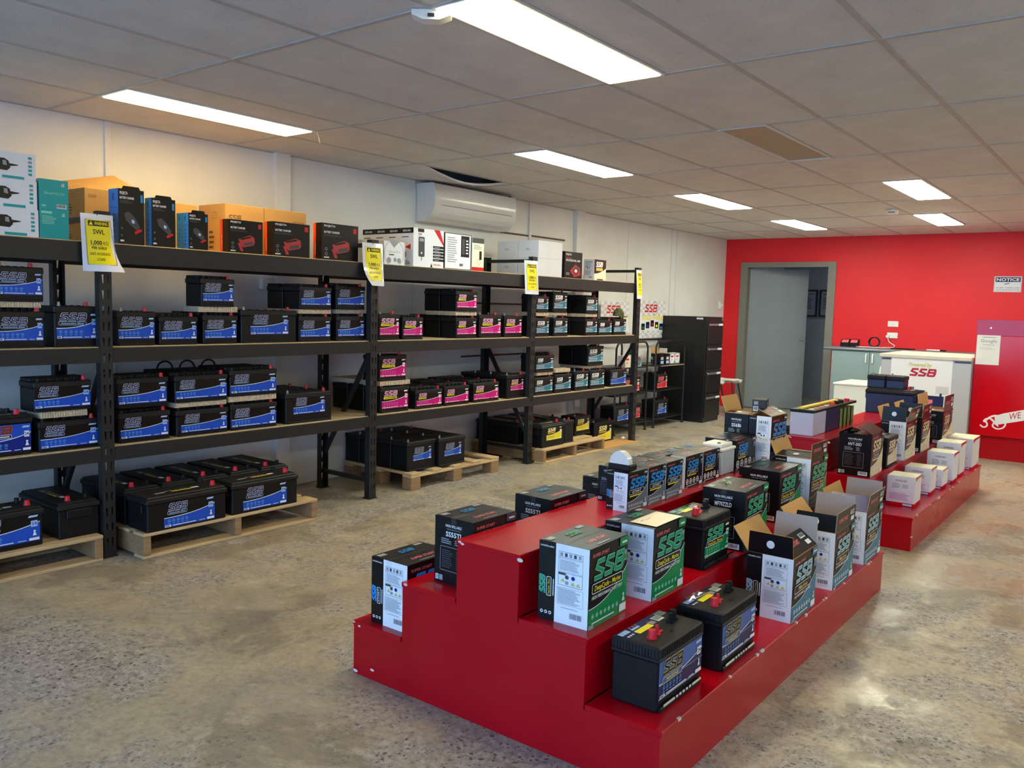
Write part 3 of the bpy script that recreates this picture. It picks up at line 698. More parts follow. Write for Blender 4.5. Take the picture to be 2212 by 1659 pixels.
    for i in range(handles):
        x = -w_*.3+w_*.3*i; pts = [(x+.05*math.cos(a), 0, h_+.015+.045*math.sin(a)) for a in [PI*k/10 for k in range(11)]]
        MB().tube([(x+.05, 0, h_)]+pts+[(x-.05, 0, h_)], .006, 'plastic_black', 6).obj('carry_handle', t)
    if var:
        a, b_, c_, e_ = lab; lw, lh = w_*(b_-a), h_*(e_-c_)
        ka = round(lw/lh*4)/4; key2 = ('lab', var, ka)
        me = cached(key2, lambda: batt_label(ka, 1., var).put(MB(), (0, 0, 0), (1, 0, 0), (0, 0, 1), (0, -1, 0), gap=.0006, base=.0012).data('label', False))
        o = link('label', me, t); o.location = (-w_/2+w_*a, -d_/2+.003, h_*c_); o.scale = (lw/ka, 1, lh)
    return t
def pad(x0, x1, y0, y1, z, label, m_='flute', th=.03):
    """layer of corrugated card between stacked batteries, flutes showing on the room side"""
    mb = MB().box(x0, x1-.004, y0, y1, z, z+th, m_); n = max(4, int((y1-y0)/.012)); rd = random.Random(int(y0*1000))
    for i in range(n):
        a = y0+(y1-y0)*i/n; b_ = a+(y1-y0)/n*.72; q = .001+.005*rd.random()
        mb.box(x1-.004, x1-.004+q, a, b_, z+.001+.003*rd.random(), z+th-.001-.003*rd.random(), m_)
    return tag(mb.obj('cardboard_pad'), label, 'cardboard', 'corrugated card between stacked batteries')
ORD = ['first', 'second', 'third', 'fourth', 'fifth', 'sixth', 'seventh', 'eighth']
BAYN = ['left of first yellow sign', 'between first and second yellow signs', 'between second and third yellow signs', 'right of third yellow sign']
# ------------------------------------------------------------------ batteries on the two battery shelves
FX = -4.437; DB = .172; RZ90 = PI/2
def shelf_row(bay, lv, rowname, items):
    """items: y0, y1, z0, ztop, variant, type, rear rows, kwargs"""
    sh = 'upper' if lv == 2 else 'lower'; n = len(items)
    for k, (y0, y1, z0, zt, var, typ, rear, kw) in enumerate(items):
        y0 *= 1.0061; y1 *= 1.0061; kw = dict(kw); dx = kw.pop('dx', 0.); dp = kw.pop('dp', DB); rh = kw.pop('rh', None); rr = kw.pop('rr', None); dz = kw.pop('dz', 0)
        pos = ORD[k]+' from left' if n > 1 else 'only one'
        lb = f"{VAR[var]['n']}-label battery {pos}, {rowname} row, {sh} shelf, {BAYN[bay]}"
        if len(lb.split()) > 16: lb = f"{VAR[var]['n']}-label battery {pos}, {rowname} row, {sh} shelf, {BAYN[bay].replace('yellow ', '')}"
        w_ = y1-y0-.004; x = FX+dx
        battery(typ, w_, dp, zt-z0, var, (x-dp/2, (y0+y1)/2, z0), RZ90, lb, 'batteries on the storage rack', **kw)
        for r in range(rear):
            lb2 = f"black battery {'directly' if r == 0 else 'two rows'} behind the {VAR[var]['n']}-label {ORD[k]} of {rowname} row, {sh} shelf, bay {ORD[bay]}"
            battery(typ, w_, dp, (rh or zt)-z0, None, (x-dp/2-(dp+.008)*(r+1), (y0+y1)/2, z0), RZ90, lb2, 'batteries on the storage rack', red=0 if rr is None else rr)
W = (.09, .97, .14, .86); S_ = (.05, .96, .2, .86)
shelf_row(0, 2, 'bottom', [(1.672, 1.905, Z2, 1.312, 'A', 'din', 0, dict(lab=S_)), (1.943, 2.172, Z2, 1.342, 'A', 'jis', 0, dict(lab=S_))])
shelf_row(0, 2, 'stacked', [(1.672, 1.905, 1.36, 1.53, 'A', 'jis', 0, dict(lab=S_))])
shelf_row(0, 3, 'bottom', [(1.57, 1.83, Z3, .80, 'B', 'big', 1, dict(lab=(.02, .98, .1, .78))), (1.856, 2.165, Z3, .753, 'A', 'din', 1, dict(lab=(.03, .97, .12, .88)))])
shelf_row(0, 3, 'stacked', [(1.838, 2.128, .806, .958, 'A', 'din', 0, dict(lab=(.01, .98, .12, .86)))])
shelf_row(1, 2, 'bottom', [(2.262, 2.49, Z2, 1.318, 'A', 'jis', 0, dict(lab=S_)), (2.505, 2.747, Z2, 1.291, 'A', 'din', 1, dict(lab=S_)), (2.775, 3.012, Z2, 1.30, 'A', 'din', 1, dict(lab=S_)),
   (3.03, 3.45, Z2, 1.334, 'A', 'jis', 0, dict(lab=(.16, .84, .26, .88))), (3.462, 3.735, Z2, 1.297, 'A', 'din', 1, dict(lab=S_)), (3.775, 4.038, Z2, 1.30, 'A', 'din', 1, dict(lab=S_))])
shelf_row(1, 2, 'stacked', [(2.764, 2.992, 1.352, 1.515, 'A', 'din', 0, dict(lab=S_, dx=.0)), (3.467, 3.738, 1.345, 1.492, 'A', 'din', 1, dict(lab=S_, rr=0)), (3.769, 4.036, 1.349, 1.508, 'A', 'din', 0, dict(lab=S_))])
shelf_row(1, 3, 'bottom', [(2.264, 2.569, Z3, .762, 'A', 'din', 1, dict(lab=(.04, .96, .14, .86))), (2.6, 2.945, Z3, .748, 'A', 'din', 1, dict(lab=W)), (2.955, 3.297, Z3, .755, 'A', 'din', 1, dict(lab=(.02, .98, .12, .86))), (3.358, 3.745, Z3, .796, 'A', 'jis', 2, dict(lab=(.16, .84, .3, .86), rr=1))])
shelf_row(1, 3, 'stacked', [(2.255, 2.559, .79, .952, 'A', 'din', 0, dict(lab=(.04, .96, .14, .86))), (2.593, 2.941, .796, .95, 'A', 'din', 1, dict(lab=(.02, .98, .14, .86), rh=.952)), (2.95, 3.297, .808, .966, 'A', 'din', 1, dict(lab=(.02, .98, .12, .86), rh=.96))])
shelf_row(2, 2, 'bottom', [(4.162, 4.376, Z2, 1.32, 'X', 'jis', 0, dict(lab=S_)), (4.399, 4.622, Z2, 1.296, 'X', 'din', 0, dict(lab=S_)), (4.992, 5.25, Z2, 1.296, 'X', 'din', 2, dict(lab=S_)),
   (5.277, 5.575, Z2, 1.323, 'X', 'jis', 0, dict(lab=(.08, .96, .2, .86))), (5.607, 5.865, Z2, 1.318, 'X', 'jis', 1, dict(lab=S_))])
shelf_row(2, 2, 'stacked', [(4.985, 5.252, 1.347, 1.508, 'X', 'din', 1, dict(lab=S_))])
shelf_row(2, 3, 'bottom', [(4.187, 4.482, Z3, .788, 'X', 'jis', 2, dict(lab=(.05, .96, .16, .88))), (4.548, 4.852, Z3, .742, 'X', 'din', 2, dict(lab=(.04, .97, .16, .86), rr=1)), (4.868, 5.174, Z3, .752, 'X', 'din', 2, dict(lab=(.04, .97, .16, .86), rr=1)), (5.222, 5.56, Z3, .757, 'X', 'din', 2, dict(lab=(.02, .98, .14, .88), rr=1)),
   (5.664, 5.955, Z3, .802, 'X', 'jis', 2, dict(lab=(.18, .82, .34, .82)))])
shelf_row(2, 3, 'stacked', [(4.168, 4.452, .834, 1.02, 'X', 'jis', 0, dict(lab=(.05, .96, .16, .88)))])
shelf_row(3, 2, 'bottom', [(6.06, 6.275, Z2, 1.299, 'T', 'din', 0, dict(lab=S_)), (6.34, 6.575, Z2, 1.302, 'T', 'jis', 0, dict(lab=S_)), (6.872, 7.10, Z2, 1.295, 'T', 'din', 1, dict(lab=S_)), (7.112, 7.382, Z2, 1.279, 'T', 'din', 1, dict(lab=S_)), (7.40, 7.66, Z2, 1.296, 'T', 'din', 0, dict(lab=S_))])
shelf_row(3, 2, 'stacked', [(6.055, 6.256, 1.352, 1.495, 'T', 'din', 0, dict(lab=S_)), (6.322, 6.555, 1.352, 1.541, 'T', 'jis', 0, dict(lab=S_)), (6.875, 7.092, 1.346, 1.508, 'T', 'din', 1, dict(lab=S_))])
shelf_row(3, 3, 'bottom', [(6.062, 6.366, Z3, .759, 'T', 'din', 1, dict(lab=S_)), (6.38, 6.67, Z3, .772, 'T', 'din', 1, dict(lab=S_)), (6.718, 6.968, Z3, .788, 'T', 'jis', 1, dict(lab=S_, rr=1)), (6.988, 7.272, Z3, .786, 'T', 'jis', 1, dict(lab=S_)), (7.376, 7.71, Z3, .77, 'A', 'din', 0, dict(lab=(.03, .97, .14, .88)))])
shelf_row(3, 3, 'stacked', [(6.07, 6.366, .808, .958, 'T', 'din', 0, dict(lab=S_)), (6.934, 7.232, .833, 1.026, 'T', 'jis', 1, dict(lab=S_))])
F1 = FX-.01
for (x0, x1, y0, y1, z, th, mm, lb) in [
 (FX-.165, FX-.004, 1.69, 1.9, 1.331, .028, 'flute', 'corrugated card in the two-battery stack at the photo left edge, upper shelf'),
 (FX-.165, FX-.008, 1.885, 2.12, .771, .034, 'flute', 'thick corrugated card in the stack left of the first sign, lower shelf'),
 (FX-.165, FX-.004, 2.77, 3.03, 1.319, .032, 'flute', 'torn corrugated card under the single tall stacked battery, upper shelf second bay'),
 (FX-.34, FX-.004, 3.485, 3.755, 1.316, .028, 'flute', 'pale corrugated card in the stack left of the rightmost one, upper shelf second bay'),
 (FX-.165, FX-.006, 3.80, 4.05, 1.319, .029, 'flute_grey', 'grey card in the stack beside the second sign, upper shelf'),
 (FX-.34, FX-.004, 2.62, 2.95, .767, .028, 'flute', 'corrugated card in the second stack from left, lower shelf second bay'),
 (FX-.34, FX-.0, 2.965, 3.31, .774, .033, 'flute', 'long corrugated card in the third stack from left, lower shelf second bay'),
 (FX-.34, FX-.004, 5.02, 5.28, 1.315, .031, 'flute', 'corrugated card in the magenta battery stack on the upper shelf'),
 (FX-.53, FX+.006, 4.2, 4.51, .80, .033, 'flute', 'wide kraft card under the stacked magenta battery, lower shelf'),
 (FX-.165, FX-.004, 6.1, 6.3, 1.318, .033, 'flute', 'corrugated card under the stack nearest the third sign, upper shelf'),
 (FX-.165, FX-.004, 6.37, 6.6, 1.328, .023, 'flute', 'corrugated card under the tallest teal battery, upper shelf'),
 (FX-.34, FX-.004, 6.92, 7.13, 1.314, .031, 'flute', 'corrugated card under the teal stack with the deep black side, upper shelf'),
 (FX-.165, FX-.004, 6.14, 6.39, .778, .029, 'flute', 'corrugated card in the teal stack nearest the third sign, lower shelf'),
 (FX-.165, FX-.004, 6.44, 6.69, .791, .034, 'flute', 'loose corrugated card lying on the second teal battery, lower shelf'),
 (FX-.34, FX-.02, 7.0, 7.28, .805, .026, 'flute', 'corrugated card under the highest teal stack, lower shelf')]:
    pad(x0, x1, y0, y1, z, lb, mm, th)
# black batteries with loop handles behind the stacks
battery('big', .5, .14, .155, None, (-4.868, 2.95, .79), RZ90, 'black battery with three loop carry handles at the back of the lower shelf', 'batteries on the storage rack', handles=3)
bpy.data.objects.remove([o for o in bpy.data.objects if o.name.startswith('top_sticker')][-1])
# camouflage cap on a battery
t = thing('camouflage_cap', 'small camouflage cap lying on the last teal battery, upper shelf', 'cap', (-4.51, 7.66, 1.297+.018))
dome = [[(.05*(math.cos(a)*math.cos(b_)), .085*math.sin(a)*math.cos(b_), .01+.085*math.sin(b_)) for a in [2*PI*k/14 for k in range(14)]] for b_ in [PI/2*j/6*.98 for j in range(7)]]
MB().strip(dome, 'camo', True).obj('crown', t); MB().prism([(.04, 0), (.075, 0), (.075, .008), (.04, .012)], -.06, .06, 'camo').obj('brim', t)
# ------------------------------------------------------------------ pallets on the floor and the batteries on them
def pallet(label, x0, x1, y0, y1, h_, kind):
    t = thing('pallet', label, 'pallet', ((x0+x1)/2, (y0+y1)/2, 0), 0, 'wooden pallets under the rack')
    X, Y = (x1-x0)/2, (y1-y0)/2; tb = .018; rd = random.Random(int(y0*100))
    n = 6
    def board(nm, a, b_, z, m_, ya=-Y, yb=Y):
        MB().cbox(a, b_, ya, yb, z, z+tb, m_, .003).obj(nm, t)
    bw = (2*X)/n*.74
    if kind == 'block':
        for i in range(3):   # deck boards run across; stringer boards below
            pass
        for i in range(5):
            y = -Y+.05+(2*Y-.1)*i/4; MB().cbox(-X, X, y-.05, y+.05, h_-tb, h_, 'pine', .003).obj('deck_board', t)
        for x in (-X+.05, 0, X-.05): board('cross_board', x-.05, x+.05, h_-2*tb, 'pine')
        for x in (-X+.05, 0, X-.05):
            for y in (-Y+.05, 0, Y-.05): MB().cbox(x-.05, x+.05, y-.05, y+.05, 0, h_-2*tb, 'pine_dark', .004).obj('block', t)
    else:
        for i in range(n):
            x = X-bw/2-i*(2*X-bw)/(n-1); board('deck_board', x-bw/2, x+bw/2, h_-tb, 'pine')
        for y in (-Y+.022, 0, Y-.022): MB().cbox(-X+.002, X-.002, y-.021, y+.021, tb, h_-tb, 'pine_dark', .003).obj('stringer', t)
        for x in (X-.055, 0, -X+.055): board('bottom_board', x-.05, x+.05, 0, 'pine')
    return t
pallet('wooden pallet cut by the left photo edge, under the rack', -5.12, -4.34, .98, 2.14, .14, 's')
pallet('wooden pallet carrying two large blue-label truck batteries', -5.12, -4.20, 2.285, 3.45, .14, 's')
pallet('wooden block pallet between the second and third yellow signs', -5.12, -4.362, 4.47, 5.52, .13, 'block')
pallet('pale wooden pallet carrying yellow-label batteries', -5.12, -4.28, 6.06, 7.1, .13, 's')
def fb(typ, y0, y1, xf, dp, z0, hh, var, lab_, **kw): return battery(typ, y1-y0, dp, hh, var, (xf-dp/2, (y0+y1)/2, z0), RZ90, lab_, 'batteries on the pallets', name='truck_battery' if typ == 'big' else 'car_battery', **kw)
fb('big', 1.43, 1.862, -4.389, .2, .14, .2, 'A', 'large blue-label battery on the pallet at the left photo edge', lab=(.2, .96, .14, .84))
battery('big', .46, .21, .19, None, (-4.63, 2.045, .14), 0, 'black battery turned end-on beside the first rack post, on the pallet', 'batteries on the pallets', name='truck_battery')
fb('big', 2.303, 2.785, -4.197, .21, .14, .19, 'A', 'large blue-label battery at the left front of the second pallet', lab=(.2, .84, .06, .78))
fb('big', 2.827, 3.3, -4.207, .21, .14, .19, 'A', 'large blue-label battery at the right front of the second pallet', lab=(.16, .82, .08, .8))
for i in range(5):
    y = 2.41+.222*i
    o = battery('big', .5, .205, .20, None, (-4.69, y, .14), 0, f'black truck battery lying back to the wall on the second pallet, {ORD[i]} from the left', 'batteries on the pallets', name='truck_battery')
for r in range(4):
    for q, (y0, y1) in enumerate(((4.492, 4.808), (4.812, 5.128))):
        xf = (-4.432 if q == 0 else -4.402)-r*.178
        lb = f"blue-label ribbed battery at the {('left', 'right')[q]} front of the block pallet" if r == 0 else f"black battery on the block pallet, {ORD[r]} row back on the {('left', 'right')[q]}"
        fb('jis', y0, y1, xf, .172, .13, .222, 'A' if r == 0 else None, lb, lab=(.2, .84, .34, .8), red=1 if r == 3 else 0)
fb('big', 6.10, 6.468, -4.335, .2, .13, .21, 'Y', 'yellow-label battery at the left front of the pale pallet', lab=(.2, .86, .3, .86))
fb('jis', 6.50, 6.66, -4.36, .30, .13, .21, None, 'narrow unlabelled black battery in the middle of the pale pallet')
fb('jis', 6.95, 7.24, -4.54, .175, .13, .19, 'Y', 'yellow-label battery at the back right of the pale pallet', lab=(.1, .9, .24, .86))
fb('jis', 7.315, 7.72, -4.545, .2, .012, .21, 'Y', 'yellow-label battery on the loose cardboard beside the last post', lab=(.2, .86, .06, .82))
for r in range(3): 
    battery('big', .5, .2, .2, None, (-4.86+.0*r, 6.2+.24*r, .13), 0, f'black battery at the back of the pale pallet, {ORD[r]} from left', 'batteries on the pallets')
tag(MB().box(-4.8, -4.3, 7.13, 7.80, 0, .011, 'kraft').obj('cardboard_sheet'), 'flat torn cardboard sheet on the floor by the last rack post', 'cardboard')
rd = random.Random(5); vs = []
cr = [[((.02+.008*rd.random())*math.cos(a)*math.cos(b_), (.02+.008*rd.random())*math.sin(a)*math.cos(b_), .018+.018*math.sin(b_)) for a in [2*PI*k/9 for k in range(9)]] for b_ in (-1.4, -.7, 0, .7, 1.4)]
o = MB().strip(cr, 'paper', True).obj('crumpled_paper', smooth=False); o.location = (-4.47, 7.78, .011); tag(o, 'small ball of crumpled white paper on the floor by the rack', 'paper')
# ------------------------------------------------------------------ yellow load signs
def sign(y0, y1, z0, z1, label, curl):
    w_, h_ = y1-y0, z1-z0; t = thing('load_sign', label, 'sign', (XF+.012, y0, z0), 0, 'yellow load signs on the rack posts')
    def fn(u, v):
        k = curl*max(0, .55-v/h_)**2*(u/w_ if curl > 0 else 1-u/w_)*.5
        x = .02*(1-v/h_)+abs(k)*.6+.004*math.sin(u/w_*PI)
        return (x, u+k*.03, v), (1, 0, 0)
    g = 8; mb = MB(); rows = [[fn(w_*i/g, h_*j/g)[0] for i in range(g+1)] for j in range(g+1)]
    mb.strip(rows, 'sleeve'); mb.strip([[(p[0]-.001, p[1], p[2]) for p in reversed(r)] for r in rows], 'sleeve'); mb.obj('sleeve', t)
    d_ = D(); a, b_, c_, e_ = w_*.13, h_*.12, w_*.89, h_*.9
    d_.rect(a, b_, c_, e_, 'ye', 1, 8).frame(a, b_, c_, e_, w_*.012, 'k', 2); W_ = c_-a; Hh = e_-b_
    d_.rect(a+W_*.1, b_+Hh*.86, c_-W_*.06, b_+Hh*.98, 'k', 2, 5).text('WARNING', a+W_*.62, b_+Hh*.885, Hh*.072, 'ye', 3, 'c', .02, fit=W_*.54).poly([(a+W_*.13, b_+Hh*.88), (a+W_*.3, b_+Hh*.88), (a+W_*.215, b_+Hh*.965)], 'ye', 3)
    d_.text('SWL', a+W_*.52, b_+Hh*.68, Hh*.105, 'k', 3, 'c', .012, fit=W_*.48).text('1,000', a+W_*.40, b_+Hh*.45, Hh*.085, 'k', 3, 'c', .025, fit=W_*.45).text('KG', a+W_*.78, b_+Hh*.445, Hh*.08, 'k', 3, 'c', fit=W_*.2)
    d_.rect(a+W_*.16, b_+Hh*.425, a+W_*.66, b_+Hh*.431, 'k', 3).text('PER SHELF', a+W_*.5, b_+Hh*.345, Hh*.055, 'k', 3, 'c', .02, fit=W_*.6).text('SAFE WORKING', a+W_*.5, b_+Hh*.21, Hh*.062, 'k', 3, 'c', fit=W_*.78).text('LOAD', a+W_*.5, b_+Hh*.09, Hh*.062, 'k', 3, 'c', fit=W_*.3)
    d_.bend(MB(), fn, .0006).obj('print', t, False)
    MB().tube([(-.004, w_*.5, h_+.004), (.004, w_*.5, h_+.008), (.006, w_*.5, h_-.006)], .0025, 'rack_black', 5).obj('cable_tie', t)
sign(2.068, 2.235, 1.522, 1.815, 'yellow load warning sign nearest the left photo edge', 1)
sign(3.965, 4.155, 1.515, 1.81, 'yellow load warning sign beside the white charger boxes', -1)
sign(5.815, 6.01, 1.507, 1.797, 'yellow load warning sign in front of the white cartons', 0)
sign(7.76, 7.87, 1.51, 1.81, 'narrow yellow load warning sign on the last rack post', 0)
# ------------------------------------------------------------------ cartons
def dadd(d_, o, fn):
    for pts, fs, ink, l in o.p: d_.p.append(([fn(*p) for p in pts], fs, ink, l))
    return d_
KIND = {
 'dc': dict(band='gn', logo='gn2', out='mt', badge='DeepCycle - Marine', bt='ye', bg='k', perf=1, tagc='gn'),
 'ma': dict(band='tl', logo='tl2', out='w', badge='Marine', bt='gd', bg='k', perf=1, tagc='tl'),
 'is': dict(band='sg', logo='sk', out='bl3', badge='iSTART', bt='w', bg='k', perf=0, tagc='dg'),
 'hv': dict(band='cr', logo='cr', out='iv', badge='Dr-Cell', bt='iv', bg='br', perf=0, tagc='br')}
def fr_front(w_, h_, kind, icons=False):
    q = KIND[kind]; d_ = D().rect(0, 0, w_, h_, q['bg'], 0)
    if not icons: d_.swoosh(w_, h_*.25, h_*.62, 2.3, q['band'], 1, 'w', h_*.01)
    d_.text('SUPER START', w_*.07, h_*.885, h_*.04, 'pk', 2, bold=.02, fit=w_*.42)
    lh = min(h_*.235, w_*.27); u = w_*.13; v = h_*.60
    d_.logo(u, v, lh, q['logo'], q['out'], 3, .19, .035, 1.2)
    bw, bh = lh*3.2, lh*.5; bv = v-bh*1.4
    d_.rrect(u-.25*lh, bv, u+bw-.25*lh, bv+bh, bh*.2, 'k', 3).frame(u-.25*lh, bv, u+bw-.25*lh, bv+bh, bh*.08, 'w', 4, bh*.2)
    d_.text(q['badge'], u-.25*lh+bw/2, bv+bh*.24, bh*.55, q['bt'], 5, 'c', .01, .15, fit=bw*.86)
    if q['perf']: d_.text('HIGH PERFORMANCE BATTERY', u-.3*lh, bv-bh*.6, bh*.36, 'w', 5, 'l', .01, .2, fit=bw*1.02)
    else: d_.rect(u-.2*lh, bv-bh*.5, u+bw*.75, bv-bh*.25, 'ye' if kind == 'is' else 'iv', 5)
    n = 7 if not icons else 4; r = w_*(.033 if not icons else .075)
    for i in range(n):
        x = w_*.1+i*w_*(.105 if not icons else .2); y = h_*(.15+ .0*i) if not icons else h_*.2
        d_.ring(x, y, r, r*.3, 'mt' if kind == 'dc' else 'w', 4, 10).disc(x, y, r*.4, 'w', 4, 8)
    d_.person(w_*.91, h_*.15, h_*.11).rect(w_*.08, h_*.055, w_*.66, h_*.072, 'w', 4)
    d_.rect(w_*.8, h_*.02, w_*.98, h_*.12, 'w', 4).rect(0, 0, w_*.13, h_*.05, 'gy', 4)
    d_.rrect(w_*.76, h_*.885, w_, h_, w_*.03, q['tagc'], 4).rect(w_*.82, h_*.92, w_*.95, h_*.945, 'w', 5)
    d_.rect(w_*.86, h_*.68, w_*.96, h_*.82, 'gy', 4).rect(w_*.875, h_*.70, w_*.945, h_*.76, q['tagc'], 5)
    return d_
def en_white(w_, h_, kind, k=.34):
    q = KIND[kind]; s = w_*k; d_ = D().rect(0, 0, s, h_, 'k', 0).rect(s, 0, w_, h_, 'lb' if 0 else 'w', 0)
    d_.text('NONSPILLABLE', s*.5, h_*.93, h_*.02, 'w', 2, 'c', .01, fit=s*.8)
    lg = D().logo(0, 0, s*.34, q['logo'], q['out'], 2).frame(-s*.1, -s*.36, s*.86, -s*.1, s*.03, 'w', 2, s*.05).text(q['badge'], s*.38, -s*.29, s*.12, q['bt'], 3, 'c', fit=s*.8).rect(-s*.05, -s*.52, s*.8, -s*.47, 'w', 2)
    dadd(d_, lg, lambda a, b_: (s*.42-b_, h_*.34+a))
    for i in range(3): d_.disc(s*(.25+.25*i), h_*.1, s*.09, 'w', 2, 9).disc(s*(.25+.25*i), h_*.1, s*.045, 'k', 3, 8)
    W_ = w_-s; x0 = s+W_*.1; x1 = w_-W_*.18; lw = W_*.008
    d_.frame(x0, h_*.84, x1, h_*.91, lw, 'dg', 2)
    for i in range(5): d_.rect(x0+(x1-x0)*(.06+.19*i), h_*.852, x0+(x1-x0)*(.17+.19*i), h_*.898, 'dg' if i % 2 else 'gy', 2)
    d_.frame(x0, h_*.665, x1, h_*.825, lw, 'gy', 2).bars(x0+W_*.04, h_*.68, (x1-x0)*.85, h_*.13, 8, 'gy', 2)
    d_.frame(x0, h_*.49, x1, h_*.65, lw, 'dg', 2).rect(x0, h_*.62, x0+W_*.22, h_*.65, 'dg', 2)
    for (a, b_) in ((.1, .535), (.52, .51), (.74, .51)):
        xx = x0+(x1-x0)*a; d_.poly([(xx, h_*b_), (xx+W_*.13, h_*b_), (xx+W_*.065, h_*(b_+.045))], 'gd', 3)
    for a in (.36, .62): d_.disc(x0+(x1-x0)*a, h_*.6, W_*.055, 'bl2' if a > .5 else 'dg', 3, 9)
    d_.disc(x0+(x1-x0)*.36, h_*.53, W_*.05, 'gy', 3, 9)
    d_.frame(x0-W_*.03, h_*.25, x1+W_*.03, h_*.46, lw, 'gy', 2).bars(x0, h_*.26, (x1-x0)*.98, h_*.19, 12, 'gy', 2)
    d_.rect(x0+W_*.1, h_*.205, x1-W_*.1, h_*.212, 'gy', 2).code(s+W_*.45, h_*.07, W_*.42, h_*.1)
    return d_
def en_dark(w_, h_, model, bgk='k'):
    d_ = D().rect(0, 0, w_, h_, bgk, 0).text('NON SPILLABLE', w_*.5, h_*.86, h_*.038, 'w', 2, 'c', .015, fit=w_*.42).rect(w_*.32, h_*.825, w_*.68, h_*.832, 'gy', 2)
    d_.text(model, w_*.5, h_*.72, h_*.07, 'w', 2, 'c', .02, fit=w_*.4)
    d_.bars(w_*.18, h_*.6, w_*.28, h_*.09, 3, 'gy', 2).bars(w_*.54, h_*.6, w_*.14, h_*.09, 3, 'gy', 2, 4)
    d_.frame(w_*.16, h_*.2, w_*.78, h_*.56, w_*.008, 'bl3' if bgk != 'k' else 'gy', 2, w_*.02).bars(w_*.2, h_*.24, w_*.3, h_*.28, 9, 'dg', 2).bars(w_*.58, h_*.24, w_*.15, h_*.28, 9, 'dg', 2, 5)
    d_.rect(w_*.04, h_*.04, w_*.12, h_*.12, 'w', 2).rect(w_*.055, h_*.05, w_*.07, h_*.11, 'k', 3).rect(w_*.09, h_*.05, w_*.105, h_*.11, 'k', 3).rect(w_*.14, h_*.04, w_*.23, h_*.12, 'gy', 2).code(w_*.64, h_*.03, w_*.28, h_*.09)
    return d_
def tp(w_, dp, kind, paper=False):
    q = KIND[kind]; d_ = D().rect(0, 0, w_, dp, 'k', 0).rect(0, dp*.495, w_, dp*.515, 'dg', 1)
    d_.text('SUPER START', w_*.5, dp*.2, dp*.1, 'pk', 2, 'c', .02, .2, fit=w_*.5).logo(w_*.36, dp*.66, dp*.15, q['logo'] if kind != 'dc' else 'gn2', 'dg', 2)
    d_.rect(w_*.03, dp*.8, w_*.18, dp*.93, 'gy', 2).rect(w_*.78, dp*.85, w_*.94, dp*.95, 'gy', 2).rect(w_*.3, dp*.06, w_*.62, dp*.09, 'gy', 2)
    if paper: d_.rect(w_*.1, dp*.02, w_*.92, dp*.56, 'iv', 4).line([(w_*.2, dp*.4), (w_*.3, dp*.44), (w_*.36, dp*.38), (w_*.5, dp*.42)], .002, 'dg', 5)
    return d_
def carton(label, w_, dp, h_, loc, rz, kind, end=('white',), mt='carton_black', paper=False, icons=False, name='battery_carton', group='battery cartons on the podiums', tape=True):
    w_, dp, h_ = round(w_, 3), round(dp, 3), round(h_, 3)
    t = thing(name, label, 'carton', loc, rz, group)
    link('body', cached(('cb', w_, dp, h_, mt), lambda: MB().cbox(-w_/2, w_/2, -dp/2, dp/2, 0, h_, mt, .002).data('body')), t)
    link('front_print', cached(('cf', kind, icons, w_, dp, h_), lambda: front(MB(), fr_front(w_, h_, kind, icons), w_, dp).data('front_print', False)), t)
    e = en_white(dp, h_, kind) if end[0] == 'white' else en_dark(dp, h_, end[1], 'k')
    link('end_print', cached(('ce', kind, end, w_, dp, h_), lambda: lend(MB(), e, w_, dp).data('end_print', False)), t)
    link('top_print', cached(('ct', kind, paper, w_, dp, h_), lambda: topd(MB(), tp(w_, dp, kind, paper), w_, dp, h_).data('top_print', False)), t)
    if tape: link('tape', cached(('tp', w_, dp, h_), lambda: MB().box(-w_/2-.0008, w_/2+.0008, -.012, .012, h_-.02, h_+.0056, 'tape_film').data('tape')), t)
    return t
def film(n, f, rg):
    g_ = bpy.data.materials.new(n); g_.use_nodes = True; nt = g_.node_tree; nt.nodes.clear(); MATS[n] = g_
    o_ = nt.nodes.new('ShaderNodeOutputMaterial'); mx = nt.nodes.new('ShaderNodeMixShader'); tr = nt.nodes.new('ShaderNodeBsdfTransparent'); gl = nt.nodes.new('ShaderNodeBsdfGlossy')
    gl.inputs['Roughness'].default_value = rg; mx.inputs[0].default_value = f; nt.links.new(tr.outputs[0], mx.inputs[1]); nt.links.new(gl.outputs[0], mx.inputs[2]); nt.links.new(mx.outputs[0], o_.inputs[0])
film('tape_film', .08, .15); film('clear_film', .3, .12)
